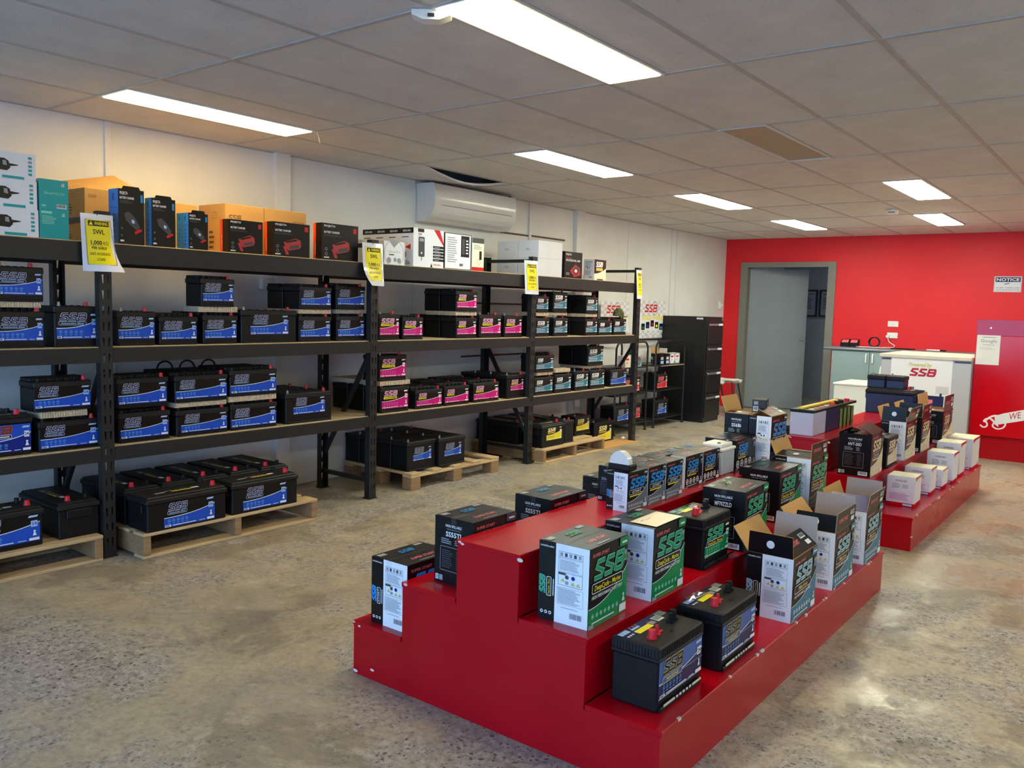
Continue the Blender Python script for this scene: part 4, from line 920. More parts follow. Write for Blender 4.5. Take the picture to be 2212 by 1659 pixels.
def open_carton(label, w_, dp, h_, loc, rz, kind, flaps, end=('white',), outer='carton_black', inner='kraft_in', group='battery cartons on the podiums', shift=None):
    w_, dp, h_ = round(w_, 3), round(dp, 3), round(h_, 3); th = .004
    t = thing('open_carton', label, 'carton', loc, rz, group); b_ = MB()
    def wall(x0, x1, y0, y1, ax, out):
        vs = [(x, y, z) for z in (0, h_) for y in (y0, y1) for x in (x0, x1)]
        fs = dict(d=(0, 2, 3, 1), u=(4, 5, 7, 6), f=(0, 1, 5, 4), b=(2, 6, 7, 3), l=(0, 4, 6, 2), r=(1, 3, 7, 5))
        for k, fc in fs.items(): b_.mesh(vs, [fc], outer if k == out else inner)
    wall(-w_/2, w_/2, -dp/2, -dp/2+th, 1, 'f'); wall(-w_/2, w_/2, dp/2-th, dp/2, 1, 'b'); wall(-w_/2, -w_/2+th, -dp/2, dp/2, 0, 'l'); wall(w_/2-th, w_/2, -dp/2, dp/2, 0, 'r')
    b_.box(-w_/2+th, w_/2-th, -dp/2+th, dp/2-th, 0, th, inner); b_.obj('body', t)
    front(MB(), fr_front(w_, h_, kind), w_, dp).obj('front_print', t, False)
    lend(MB(), en_white(dp, h_, kind) if end[0] == 'white' else en_dark(dp, h_, end[1]), w_, dp).obj('end_print', t, False)
    for ed, fl_ in flaps.items():
        ang, ln, inn = fl_[:3]; outer_f = fl_[3] if len(fl_) > 3 else outer
        L = w_ if ed in 'fb' else dp; a = math.radians(ang); mb = MB()
        # flap in its own frame: along u, outward n, up z
        e0 = .003
        vs = [(-L/2+e0, 0, 0), (L/2-e0, 0, 0), (L/2-e0-.004, 0, ln), (-L/2+e0+.004, 0, ln), (-L/2+e0, -.003, 0), (L/2-e0, -.003, 0), (L/2-e0-.004, -.003, ln), (-L/2+e0+.004, -.003, ln)]
        mb.mesh(vs, [(0, 1, 2, 3)], inn).mesh(vs, [(7, 6, 5, 4)], outer_f).mesh(vs, [(3, 2, 6, 7), (0, 3, 7, 4), (1, 5, 6, 2), (1, 0, 4, 5)], inn)
        mb.v = [(x, y, z) for x, y, z in mb.v]
        d_ = D()
        if ed == 'l': d_.disc(L*.5, ln*.5, min(.016, ln*.22), 'w', 1, 18)
        if ed == 'f': d_.text('SUPER START', L*.12, ln*.42, ln*.2, 'pk', 1, bold=.03, fit=L*.45).code(L*.68, ln*.56, L*.2, ln*.24).rect(L*.74, ln*.2, L*.9, ln*.42, 'w', 1)
        d_.put(mb, (-L/2, -.003, 0), (1, 0, 0), (0, 0, 1), (0, -1, 0))
        o = mb.obj('flap', t, False)
        rzz = {'f': 0, 'r': PI/2, 'b': PI, 'l': -PI/2}[ed]
        o.matrix_local = Matrix.Translation({'f': (0, -dp/2+.0035, h_+.001), 'b': (0, dp/2-.0035, h_+.001), 'l': (-w_/2+.0035, 0, h_+.001), 'r': (w_/2-.0035, 0, h_+.001)}[ed]) @ Matrix.Rotation(rzz, 4, 'Z') @ Matrix.Rotation(a, 4, 'X')
    return t
# ------------------------------------------------------------------ the two stepped red podiums
def podium(label, dx, y0, y1):
    t = thing('display_podium', label, 'podium', (-1.69+dx, (y0+y1)/2, 0), 0, 'stepped red display podiums'); Y = (y1-y0)/2
    E = [-2.335, -2.08, -1.825, -1.56, -1.30, -1.04]; Zt = [.205, .41, .615, .41, .205]; E = [e+1.69 for e in E]; th = .018
    for s_ in (-1, 1):
        pts = [(E[0]+.002, 0)]
        for i in range(5): pts += [(E[i]+.002 if i < 3 else E[i]-.002, Zt[i]-th), (E[i+1]+(.002 if i+1 < 3 else -.002), Zt[i]-th)]
        pts.append((E[5]-.002, 0)); MB().prism(pts, s_*Y-(0 if s_ < 0 else .016), s_*Y+(.016 if s_ < 0 else 0), 'red_board').obj('end_panel', t)
    for i in range(5):
        a, b_ = E[i], E[i+1]
        MB().cbox(a-(.003 if i <= 2 else -.002), b_+(.003 if i >= 2 else -.002), -Y-.003, Y+.003, Zt[i]-th, Zt[i], 'red_board', .0025).obj('tread', t)
    lo = [0, .205, .41]
    for i in range(3):
        MB().box(E[i]+.002, E[i]+.014, -Y+.016, Y-.016, lo[i], Zt[i]-th, 'red_board').obj('riser', t)
        MB().box(E[5-i]-.014, E[5-i]-.002, -Y+.016, Y-.016, lo[i], Zt[i]-th, 'red_board').obj('riser', t)
    # chipped paint on corners and edges
    rd = random.Random(3); mb = MB()
    for (x, z) in ((E[0], .2), (E[0]+.03, .19), (E[1]+.01, .405), (E[2]+.01, .61), (E[2]+.02, .605), (E[3]-.006, .60), (E[0]+.1, .04), (E[0]+.006, .012), (E[5]-.004, .09)):
        r = .004+.006*rd.random(); c = (x+r, -Y-.0035, z); mb.face([(c[0]+r*math.cos(q)*(1+.6*rd.random()), c[1], c[2]+r*.7*math.sin(q)) for q in [2*PI*k/7 for k in range(7)]], 'chip')
    for k in range(14):
        y = -Y+2*Y*rd.random(); r = .004+.006*rd.random(); mb.box(E[5]-.004, E[5]+.0034, y, y+r*2, .205-r*.9, .2055, 'chip')
    mb.obj('paint_chips', t, False)['kind'] = 'stuff'
    return t
mat('chip', (206, 198, 188), .7, noise=.15, scale=40)
podium('nearest stepped red display podium, its stair-shaped end towards the viewer', 0, 2.093, 4.51)
podium('farther stepped red display podium, in front of the counter', -.05, 5.375, 7.765)
A_, B_, C_ = .205, .41, .615
def bx(near, dp, w_): return (near[0]-dp/2, near[1]+w_/2)
def pc(label, near, dp, w_, h_, z, kind, deg=0., **kw):
    x, y = bx(near, dp, w_); return carton(label, w_, dp, h_, (x, y, z), RZ90+math.radians(deg), kind, **kw)
# right side, second step
pc('green deep cycle carton nearest the viewer on the podium', (-1.336, 2.145), .186, .243, .255, B_, 'dc', 1.5)
pc('green deep cycle carton with a cream paper taped on its top', (-1.31, 2.512), .19, .242, .252, B_, 'dc', .8, paper=True)
battery('dual', .245, .172, .201, 'G', (-1.322-.086, 2.947+.1225, B_), RZ90, 'green-label deep cycle battery with red terminals between deep cycle cartons', 'batteries on the podiums', lab=(.06, .97, .22, .78))
pc('deep cycle carton with MF70ZZLD printed on its dark end', (-1.312, 3.293), .185, .285, .252, B_, 'dc', 2.5, end=('dark', 'MF70ZZLD'))
pc('deep cycle carton behind the MF70ZZLD carton, with a dark end', (-1.375, 3.88), .2, .31, .243, B_, 'dc', .5, end=('dark', ' '))
open_carton('tall open deep cycle carton, last on the second podium step', .26, .186, .262, (-1.345-.093, 4.235+.13, B_), RZ90, 'dc', dict(f=(0, .075, 'kraft_in'), b=(25, .09, 'kraft_in'), l=(-80, .09, 'kraft_in'), r=(-84, .085, 'kraft_in')))
# right side, lowest step
battery('dual', .30, .165, .201, 'M', (-1.098-.0825, 2.178+.15, A_), RZ90, 'blue SSB Marine battery nearest the viewer on the lowest step', 'batteries on the podiums', lab=(.02, .99, .2, .78))
battery('dual', .30, .165, .201, 'M', (-1.075-.0825, 2.575+.15, A_), RZ90+.01, 'blue SSB Marine battery with clear plastic on its lid', 'batteries on the podiums', lab=(.02, .99, .2, .78))
rd = random.Random(9); g = 7
rows = [[(-1.235+.05*i/g+.004*rd.random(), 2.6+.14*j/g, A_+.2055+.014*rd.random()) for i in range(g)] for j in range(g)]
tag(MB().strip(rows, 'clear_film').obj('plastic_film', smooth=False), 'crumpled clear plastic film on the second marine battery', 'plastic film')
rows = [[(-1.46+.06*i/g+.004*rd.random(), 3.34+.1*j/g, B_+.2585+.012*rd.random()) for i in range(g)] for j in range(g)]
tag(MB().strip(rows, 'clear_film').obj('plastic_film', smooth=False), 'crumpled clear plastic film on the MF70ZZLD carton', 'plastic film')
open_carton('open teal Marine carton nearest the viewer, front flap folded in', .287, .186, .253, (-1.053-.093, 3.176+.1435, A_), RZ90+.01, 'ma', dict(f=(-52, .09, 'kraft_in'), l=(3, .085, 'kraft_in'), b=(38, .11, 'kraft_in'), r=(6, .11, 'board_grey')))
open_carton('open teal Marine carton in the middle of the lowest step', .30, .186, .253, (-1.05-.093, 3.688+.15, A_), RZ90+.012, 'ma', dict(f=(2, .085, 'board_grey'), l=(-20, .075, 'kraft_in'), b=(40, .10, 'kraft_in'), r=(4, .11, 'board_grey')))
open_carton('open teal Marine carton with a flap tinted for reflected sky, farthest on the lowest step', .30, .186, .256, (-1.052-.093, 4.18+.15, A_), RZ90+.012, 'ma', dict(f=(8, .085, 'board_grey'), l=(-30, .08, 'kraft_in', 'flap_sky_tint'), b=(20, .09, 'kraft_in'), r=(4, .105, 'board_grey')), outer='carton_black')
# top step
for k, (y, x, w_, lb) in enumerate(((2.824, -1.593, .158, 'first short iStart carton, with a white dome device on it'), (2.988, -1.592, .15, 'second short iStart carton along the top step'), (3.144, -1.592, .15, 'third short iStart carton along the top step'))):
    pc(lb, (x, y), .093, w_, .152, C_, 'is', .3)
for k, (y, lb) in enumerate(((3.383, 'iStart carton with four round icons, left of its twin'), (3.567, 'iStart carton with four round icons, beside the clear battery'))):
    pc(lb, (-1.622, y), .16, .177, .143, C_, 'is', .5, icons=True)
for k in range(3): pc(f'plain-backed short iStart carton in the hidden row of the top step, {ORD[k]} from front', (-1.698, 2.93+.16*k), .093, .152, .145, C_, 'is', 0, end=('dark', ' '))
t = thing('clear_battery', 'translucent grey battery between iStart cartons on the top step', 'battery', (-1.625-.06, 3.785+.075, C_), RZ90)
mb = MB().cbox(-.075, .075, -.06, .06, 0, .115, 'clear_grey', .004)
for i in range(7): mb.box(-.064+.0205*i, -.058+.0205*i, -.0612, -.059, .006, .11, 'clear_grey')
mb.obj('case', t); MB().cbox(-.08, .08, -.065, .065, .115, .13, 'plastic_white', .004).cbox(-.07, .07, -.05, .05, .13, .15, 'plastic_white', .005).obj('lid', t); [MB().cyl((x, -.03, .15), .008, .008, 'lead').obj('terminal', t) for x in (-.05, .05)]
pc('wide black iStart carton with a white corner sticker on the top step', (-1.628, 3.957), .165, .252, .15, C_, 'is', -.5, end=('dark', ' '), icons=True)
open_carton('tall iStart carton with a white end panel and folded flap', .222, .12, .25, (-1.562-.06, 4.245+.111, C_), RZ90, 'is', dict(f=(-66, .08, 'kraft_in'), b=(-70, .03, 'kraft_in')))
open_carton('dark navy carton with a raised kraft flap at the end of the top step', .222, .132, .25, (-1.686-.066, 4.245+.111, C_), RZ90, 'is', dict(b=(22, .09, 'kraft_in'), l=(-85, .06, 'kraft_in')), end=('dark', 'S56Bi'), outer='carton_navy')
t = thing('small_carton', 'small grey carton lying on the flaps at the end of the top step', 'carton', (-1.67, 4.36, C_+.262), RZ90+.25)
MB().cbox(-.06, .06, -.035, .035, 0, .066, 'dark_slot', .002).obj('body', t)
lend(MB(), D().code(.005, .006, .026, .026).rect(.008, .04, .03, .058, 'gy', 1), .12, .07).obj('end_print', t, False); front(MB(), D().rect(.04, .02, .07, .05, 'tl', 1), .12, .07).obj('front_print', t, False)
# white dome device
t = thing('dome_device', 'white half-round device with a black base on the first iStart carton', 'device', (-1.64, 2.862, C_+.158), 0)
MB().cbox(-.05, .05, -.03, .03, 0, .026, 'plastic_black', .005).obj('base', t)
arc = [(-.043, .0262)]+[(.043*math.cos(PI-a), .0262+.05*math.sin(a)) for a in [PI*k/16 for k in range(17)]]+[(.043, .0262)]
MB().prism(arc[1:-1], -.029, .0, 'ac_white').obj('dome', t); MB().prism([(p[0]*.9, .0262+(p[1]-.0262)*.9) for p in arc[1:-1]], .0, .012, 'clear_grey').obj('back_shell', t)
# left side cartons
pc('iStart carton with a white end panel on the lowest left step', (-2.09, 2.128), .186, .26, .252, A_, 'is', 0)
pc('nearest carton with SS55TI printed on its end, left middle step', (-1.832, 2.185), .178, .24, .241, B_, 'is', 0, end=('dark', 'SS55TI'))
pc('second carton with SS55TI printed on its end, left middle step', (-1.834, 2.66), .178, .25, .241, B_, 'is', 0, end=('dark', 'SS55TI'))
pc('third dark carton on the left middle step, mostly hidden', (-1.834, 3.16), .178, .25, .241, B_, 'is', 0, end=('dark', ' '))
# ---- farther podium
t = pc('black carton with HVT-50D printed on its end', (-1.354, 5.38), .195, .3, .262, B_, 'hv', 1.5, end=('dark', 'HVT-50D'), tape=False)
for y, a, L_ in ((-.0975, -62, .095), (.0975, 62, .09)):
    o = MB().box(-.148, .148, -.0015, .0015, 0, L_, 'carton_black').obj('flap', t, False); o.location = (0, y, .264); o.rotation_euler = (math.radians(a), 0, 0)
battery('jis', .27, .11, .2, 'C', (-1.352-.055, 5.79+.135, B_), RZ90, 'narrow cream-label battery beside the HVT-50D carton', 'batteries on the podiums', lab=(.06, .94, .1, .9), red=0)
open_carton('open cream HVT carton with a white end panel', .31, .165, .265, (-1.342-.0825, 6.21+.155, B_), RZ90, 'hv', dict(f=(16, .1, 'board_grey'), l=(-4, .1, 'kraft_in'), b=(20, .1, 'kraft_in')))
open_carton('open cream HVT carton with a black end, second of the pair', .29, .17, .258, (-1.335-.085, 6.668+.145, B_), RZ90, 'hv', dict(f=(4, .09, 'board_grey'), l=(-6, .1, 'kraft_in'), b=(20, .1, 'kraft_in')), end=('dark', ' '))
open_carton('open HVT carton with a raised flap, farthest on the second podium', .36, .18, .258, (-1.3-.09, 7.235+.18, B_), RZ90, 'hv', dict(f=(2, .12, 'board_grey'), b=(10, .12, 'kraft_in'), l=(-88, .1, 'kraft_in')), end=('dark', ' '))
tag(MB().tube([(-1.46, 7.228, .60), (-1.44, 7.21, .62), (-1.40, 7.2, .6), (-1.39, 7.2, .56), (-1.41, 7.21, .53), (-1.44, 7.22, .515)], .007, 'cord_white').obj('carry_strap'), 'white carry strap on the end of the farthest HVT carton', 'strap')
def white_carton(label, near, dp, w_, h_, deg=0):
    x, y = bx(near, dp, w_); t = thing('white_carton', label, 'carton', (x, y, A_), RZ90+math.radians(deg), 'white and red cartons on the farther podium')
    MB().cbox(-w_/2, w_/2, -dp/2, dp/2, .02, h_, 'carton_white', .002).cbox(-w_/2+.002, w_/2-.002, -dp/2+.002, dp/2-.002, 0, .022, 'red_gloss', .002).obj('body', t)
    e = D().text('NONSPILLABLE', dp*.5, h_*.82, .011, 'dg', 1, 'c', .01, fit=dp*.4).bars(dp*.2, h_*.58, dp*.3, h_*.18, 4, 'gy', 1).bars(dp*.55, h_*.6, dp*.22, h_*.14, 3, 'gy', 1, 6).frame(dp*.06, h_*.16, dp*.9, h_*.46, .001, 'mg2', 1).bars(dp*.1, h_*.19, dp*.76, h_*.24, 8, 'mg2', 1).rect(dp*.6, .004, dp*.92, .016, 'lb', 1)
    lend(MB(), e, w_, dp).obj('end_print', t, False)
    f_ = D().rect(w_*.04, h_*.93, w_, h_, 'rd', 1).poly([(w_*.04, h_*.93), (w_*.3, h_*.93), (w_*.04, h_*.86)], 'rd', 1).bars(w_*.1, h_*.4, w_*.5, h_*.2, 4, 'iv', 1).rect(w_*.7, h_*.12, w_*.8, h_*.16, 'pk', 1)
    front(MB(), f_, w_, dp).obj('front_print', t, False); topd(MB(), D().rect(.004, .004, w_-.004, dp-.004, 'yw', 0).rect(0, dp*.49, w_, dp*.5, 'gy', 1), w_, dp, h_).obj('top_print', t, False)
white_carton('white and red carton nearest the viewer on the farther podium', (-1.15, 5.675), .168, .18, .189, 1)
white_carton('second white and red carton, with a red panel on its end', (-1.152, 6.148), .168, .18, .181, 1)
white_carton('smallest white and red carton in the row', (-1.131, 6.426), .12, .185, .137)
white_carton('tall white carton just behind the smallest one', (-1.116, 6.711), .178, .178, .22)
white_carton('white carton between the tall one and the last', (-1.126, 7.02), .165, .21, .257)
white_carton('largest white carton at the far end of the lowest step', (-1.107, 7.43), .186, .30, .246)
# cutaway battery and the batteries at the far end of the top step
t = thing('cutaway_battery', 'cutaway display battery with white cell block and yellow top strip', 'battery', (-1.805, 5.9, C_), RZ90)
MB().cbox(-.46, -.20, -.075, .075, 0, .15, 'cell_white', .004).obj('cell_block', t); MB().cbox(-.19, .1, -.075, .075, 0, .15, 'plastic_navy', .005).obj('case', t)
mb = MB()
for i in range(12): mb.box(.11+.03*i, .125+.03*i, -.07, .07, 0, .13, 'plate_green' if i % 3 else 'plastic_black')
mat('plate_green', (140, 160, 90), .6, noise=.2, scale=30)
mb.obj('plates', t)
MB().cbox(-.465, .48, -.08, .08, .15, .168, 'plastic_black', .004).obj('lid', t); mat('strip_yellow', (236, 206, 52), .5, noise=.05); MB().cbox(-.45, .3, .0, .03, .168, .182, 'strip_yellow', .003).obj('vent_strip', t)
d_ = D()
for i in range(9): d_.rect(.05+i*.1, .03, .11+i*.1, .06, ('iv', 'og', 'pk')[i % 3], 1)
d_.put(MB(), (-.46, -.08, .168), (1, 0, 0), (0, 1, 0), (0, 0, 1)).obj('cell_print', t, False)
for i, (x, m_) in enumerate(((.0, 'cap_orange'), (.1, 'plastic_black'), (.2, 'plastic_black'), (.34, 'cap_red'))): MB().cyl((x, -.05, .168), .018, .02, m_).obj('terminal', t)
battery('big', .36, .2, .2, None, (-1.70, 7.3, C_), 0, 'navy battery lying across the far end of the top step', 'batteries on the podiums', mt='plastic_navy')
battery('jis', .14, .16, .105, None, (-1.812, 7.3, C_+.2), 0, 'left one of two small batteries stacked at the far end', 'batteries on the podiums', red=0, mt='plastic_navy')
battery('jis', .14, .16, .105, None, (-1.667, 7.3, C_+.2), 0, 'right one of two small batteries stacked at the far end', 'batteries on the podiums', red=0, mt='plastic_navy')
battery('jis', .24, .17, .2, None, (-2.02, 6.0, B_), RZ90, 'black battery on the left middle step of the farther podium', 'batteries on the podiums')
# ------------------------------------------------------------------ goods on the top shelf of the rack
TX = -4.422
def goods(name, label, y0, y1, z0, z1, dp, body, fr=None, le=None, tpd=None, xf=TX, cat='box', group='boxes on the top shelf'):
    w_, h_ = y1-y0, z1-z0; t = thing(name, label, cat, (xf-dp/2, (y0+y1)/2, z0), RZ90, group)
    MB().cbox(-w_/2, w_/2, -dp/2, dp/2, 0, h_, body, .002).obj('body', t)
    if fr: front(MB(), fr, w_, dp).obj('front_print', t, False)
    if le: lend(MB(), le, w_, dp).obj('end_print', t, False)
    if tpd: topd(MB(), tpd, w_, dp, h_).obj('top_print', t, False)
    return t
def charger_white(w_, h_):
    d_ = D().rect(0, 0, w_, h_, 'w', 0).rect(w_*.6, h_*.03, w_*.86, h_*.13, 'tq', 1); o = .33
    d_.poly([(w_*(.1+o), h_*.33), (w_*(.33+o), h_*.30), (w_*(.37+o), h_*.42), (w_*(.35+o), h_*.66), (w_*(.3+o), h_*.74), (w_*(.06+o), h_*.72)], 'k', 1).poly([(w_*(.35+o), h_*.46), (w_*(.46+o), h_*.52), (w_*(.46+o), h_*.55), (w_*(.35+o), h_*.58)], 'k', 1).poly([(w_*(.28+o), h_*.5), (w_*(.33+o), h_*.48), (w_*(.32+o), h_*.66), (w_*(.28+o), h_*.66)], 'gy', 2)
    for i in range(5): d_.rect(w_*.91, h_*(.2+.15*i), w_*.955, h_*(.29+.15*i), 'tq' if i != 3 else 'gy', 1)
    return d_
tz = Z1
for k, (y1, z0, z1) in enumerate(((1.888, tz, 1.809), (1.884, 1.8095, 1.944), (1.881, 1.9445, 2.074))):
    goods('charger_box', f"white charger box with teal strip, {('bottom', 'middle', 'top')[k]} of the stack at the left edge", 1.5, y1, z0, z1, .2, 'carton_white', charger_white(y1-1.5, z1-z0))
for k, (z0, z1) in enumerate(((tz, 1.818), (1.8185, 1.967))):
    w_, h_ = .14, z1-z0; d_ = D().rect(0, 0, w_, h_, 'tq', 0)
    if k: d_.text('SMARTECH', w_*.5, h_*.5, h_*.085, 'mt', 1, 'c', .01, fit=w_*.7).code(w_*.58, h_*.06, w_*.34, h_*.14).rect(w_*.08, h_*.1, w_*.22, h_*.15, 'mt', 1)
    else: d_.bars(w_*.08, h_*.5, w_*.5, h_*.3, 6, 'mt', 1).rect(w_*.05, h_*.86, w_*.42, h_*.95, 'mt', 1)
    d_.text('iS', w_*.76, h_*.8, h_*.1, 'w', 1, 'l', .02, .2)
    goods('teal_box', f"teal SMARTECH box, {('lower', 'upper')[k]} of a stack of two", 1.894, 2.034, z0, z1, .16, 'carton_teal', d_) if mat('carton_teal', (0, 150, 150), .3, noise=.04) else 0
# kraft cartons at the back
def kraft(label, y0, y1, z0, z1, x0, x1, txt=None, tag_=None):
    d_ = D()
    w_, h_ = y1-y0, z1-z0
    if txt == 'SSB': d_.logo(w_*.08, h_*.68, h_*.11, 'kr', 'kr', 1, .05, .01)
    if tag_: d_.frame(w_*.68, h_*.6, w_*.93, h_*.78, .003, 'kr', 1).text(tag_, w_*.805, h_*.645, h_*.09, 'kr', 1, 'c', .02, fit=w_*.22)
    le = D().bars((x1-x0)*.4, h_*.1, (x1-x0)*.2, h_*.4, 4, 'kr', 1).frame((x1-x0)*.55, h_*.72, (x1-x0)*.68, h_*.84, .002, 'kr', 1)
    return goods('kraft_carton', label, y0, y1, z0, z1, x1-x0, 'kraft', d_ if d_.p else None, le, None, x1, 'carton')
kraft('lower kraft carton behind the first yellow sign', 2.19, 2.45, tz, 1.82, -4.93, -4.6)
t = kraft('upper open kraft SSB carton behind the first blue charger box', 2.2, 2.44, 1.8205, 1.972, -4.93, -4.6, 'SSB')
o = MB().box(0, .32, -.1, .12, 0, .004, 'kraft').box(.27, .32, -.1, .0, -.012, -.008, 'kraft').obj('flap', t, False); o.location = (-.12, .0, .153); o.rotation_euler = (math.radians(22), math.radians(-13), 0)
kraft('kraft carton half hidden behind the second blue charger box', 2.68, 2.9, tz, 1.955, -4.93, -4.66, None, 'PRO')
kraft('large kraft carton marked CBBT-4 PRO behind the red charger boxes', 3.085, 3.37, tz, 1.99, -4.94, -4.65, 'SSB')
kraft('large kraft carton marked CBBT-4 PRO, right half of the pair', 3.375, 3.71, tz, 1.99, -4.94, -4.65, None, 'CBBT-4 PRO')
def projecta(w_, h_, red, small=False):
    d_ = D().rect(0, 0, w_, h_, 'k', 0).text('PROJECTA', w_*.06, h_*.9, h_*.05, 'w', 1, 'l', .02, fit=w_*.3).text('BATTERY CHARGER', w_*.06, h_*.73 if red else h_*.82, h_*.055 if red else h_*.04, 'w', 1, 'l', .02, fit=w_*(.42 if red else .55))
    d_.bars(w_*.06, h_*.64 if red else h_*.74, w_*.5, h_*.06, 2, 'dg', 1).rect(w_*.86, h_*.78, w_*.95, h_*.92, 'rd' if red else 'sk', 1).rect(w_*.06, h_*.05, w_*.2, h_*.08, 'w', 1)
    for i in range(2): d_.ring(w_*.12, h_*(.16+.13*i), w_*.035, w_*.01, 'gy', 1, 8)
    if red:
        d_.poly([(w_*.28, h_*.42), (w_*.62, h_*.56), (w_*.74, h_*.5), (w_*.76, h_*.34), (w_*.72, h_*.26), (w_*.42, h_*.18), (w_*.34, h_*.24)], 'cm', 1).poly([(w_*.42, h_*.22), (w_*.70, h_*.28), (w_*.7, h_*.38), (w_*.46, h_*.32)], 'dg', 2).poly([(w_*.33, h_*.44), (w_*.62, h_*.53), (w_*.66, h_*.49), (w_*.36, h_*.4)], 'k', 2)
        d_.poly([(w_*.26, h_*.30), (w_*.32, h_*.30), (w_*.42, h_*.1), (w_*.40, h_*.05), (w_*.34, h_*.07)], 'cm', 2)
    else:
        d_.poly([(w_*.22, h_*.56), (w_*.4, h_*.6), (w_*.62, h_*.5), (w_*.82, h_*.34), (w_*.76, h_*.24), (w_*.5, h_*.34), (w_*.28, h_*.44)], 'dg', 1).poly([(w_*.5, h_*.46), (w_*.62, h_*.44), (w_*.6, h_*.38), (w_*.5, h_*.4)], 'lb', 2).poly([(w_*.6, h_*.24), (w_*.86, h_*.3), (w_*.9, h_*.26), (w_*.64, h_*.19)], 'rd', 2)
    return d_
mat('ink_cm', (170, 40, 52), .3)
def blue_side(dp, h_):
    d_ = D().rect(0, 0, dp, h_, 'sk', 0)
    for i in range(5): d_.rect(dp*.4, h_*(.12+.1*i), dp*.6, h_*(.15+.1*i), 'bl2', 1)
    return d_.rect(dp*.1, h_*.66, dp*.9, h_*.668, 'bl2', 1).rect(dp*.42, h_*.8, dp*.55, h_*.92, 'bl2', 1)
mat('carton_sky', (20, 136, 214), .35, noise=.04)
def hang_tab(t, w_, h_, dp):
    MB().prism([(-w_*.36, 0), (w_*.36, 0), (w_*.3, .016), (-w_*.3, .016)], -dp/2, -dp/2+.002, 'carton_black').obj('hang_tab', t).location = (0, 0, h_)
for y0, y1, zt, dp, lb in ((2.291, 2.434, 1.968, .1, 'tallest black and blue battery charger box'), (2.476, 2.617, 1.94, .066, 'second black and blue battery charger box from the left'), (2.697, 2.82, 1.882, .064, 'shortest black and blue charger box, with a twin behind')):
    t = goods('charger_box', lb, y0, y1, tz, zt, dp, 'carton_black', projecta(y1-y0, zt-tz, False), blue_side(dp, zt-tz)); hang_tab(t, y1-y0, zt-tz, dp)
goods('charger_box', 'blue-sided charger box standing behind the shortest one', 2.697, 2.82, tz, 1.882, .055, 'carton_sky', None, blue_side(.055, .206), None, TX-.066)
for y0, y1, zt, lb in ((2.955, 3.196, 1.872, 'smallest red and black battery charger box'), (3.271, 3.556, 1.888, 'middle red and black battery charger box'), (3.655, 3.972, 1.916, 'largest red and black charger box, left of the second sign')):
    h_ = zt-tz; e = D().rect(0, 0, .026, h_, 'og', 0).rect(.026, 0, .085, h_, 'k', 0); dadd(e, D().text('PROJECTA', 0, 0, .007, 'w', 1, fit=h_*.6), lambda a, b_: (.024-b_, h_*.15+a))
    goods('charger_box', lb, y0, y1, tz, zt, .085, 'carton_black', projecta(y1-y0, h_, True), e)
def tester(w_, h_):
    d_ = D().rect(0, 0, w_, h_, 'w', 0).rect(w_*.14, h_*.9, w_*.34, h_*.99, 'k', 1).logo(w_*.15, h_*.82, h_*.05, 'rd', 'rd', 1, .12, .02).poly([(w_*.66, h_), (w_*.86, h_), (w_, h_*.66), (w_, h_*.58)], 'rd', 1)
    d_.rrect(w_*.16, h_*.26, w_*.36, h_*.78, w_*.03, 'dg', 1).rect(w_*.19, h_*.66, w_*.33, h_*.74, 'gy', 2).disc(w_*.26, h_*.36, w_*.03, 'w', 2, 4).rect(w_*.25, h_*.16, w_*.27, h_*.26, 'dg', 1)
    for i in range(5): d_.rect(w_*.64, h_*(.17+.085*i), w_, h_*(.235+.085*i), 'k', 1).rect(w_*.68, h_*(.19+.085*i), w_*(.84+.02*(i % 3)), h_*(.21+.085*i), 'gy', 2)
    d_.text('DBTA-PRO', w_*.66, h_*.05, h_*.05, 'rd', 1, 'l', .01, fit=w_*.24).poly([(w_*.55, 0), (w_*.63, 0), (w_*.59, h_*.11)], 'k', 1)
    return d_
def tester_end(w_, h_):
    return D().rect(0, 0, w_, h_, 'w', 0).rect(0, h_*.86, w_, h_, 'k', 1).text('DBTA-PRO', w_*.5, h_*.9, h_*.05, 'w', 2, 'c', .02, fit=w_*.6).bars(w_*.12, h_*.74, w_*.7, h_*.05, 1, 'dg', 1).poly([(w_*.35, h_*.5), (w_*.8, h_*.58), (w_*.8, h_*.44)], 'rd', 1).rect(w_*.3, h_*.24, w_*.45, h_*.38, 'k', 1).bars(w_*.2, h_*.05, w_*.6, h_*.1, 3, 'bl', 1)
for k in range(4):
    goods('tester_box', f'white DBTA-PRO tester box, {ORD[k]} from the front of a row of four', 4.512, 4.842, tz, 1.96, .136, 'carton_white', tester(.33, .284) if k == 0 else None, tester_end(.136, .284), None, TX-.137*k)
d_ = D().rect(0, 0, .312, .278, 'w', 0).frame(.003, .003, .309, .275, .005, 'k', 1).bars(.03, .05, .12, .2, 12, 'gy', 1).rect(.19, .1, .29, .265, 'k', 1).rrect(.2, .12, .235, .24, .005, 'dg', 2).bars(.25, .12, .03, .12, 5, 'w', 2).code(.17, .02, .05, .03)
goods('tester_box', 'tester box turned to its printed back, black edged', 4.854, 5.166, tz, 1.954, .12, 'carton_black', d_)
d_ = D().rect(0, 0, .148, .262, 'iv', 0).rect(0, 0, .148, .03, 'rd', 1).rect(0, .222, .148, .262, 'dg', 1).bars(.02, .17, .1, .04, 3, 'gy', 1).rrect(.09, .09, .12, .16, .004, 'k', 1).ring(.085, .07, .02, .002, 'dg', 1)
goods('tester_box', 'slim cream tester box with a red bottom stripe', 5.18, 5.328, tz, 1.938, .06, 'carton_white', d_)
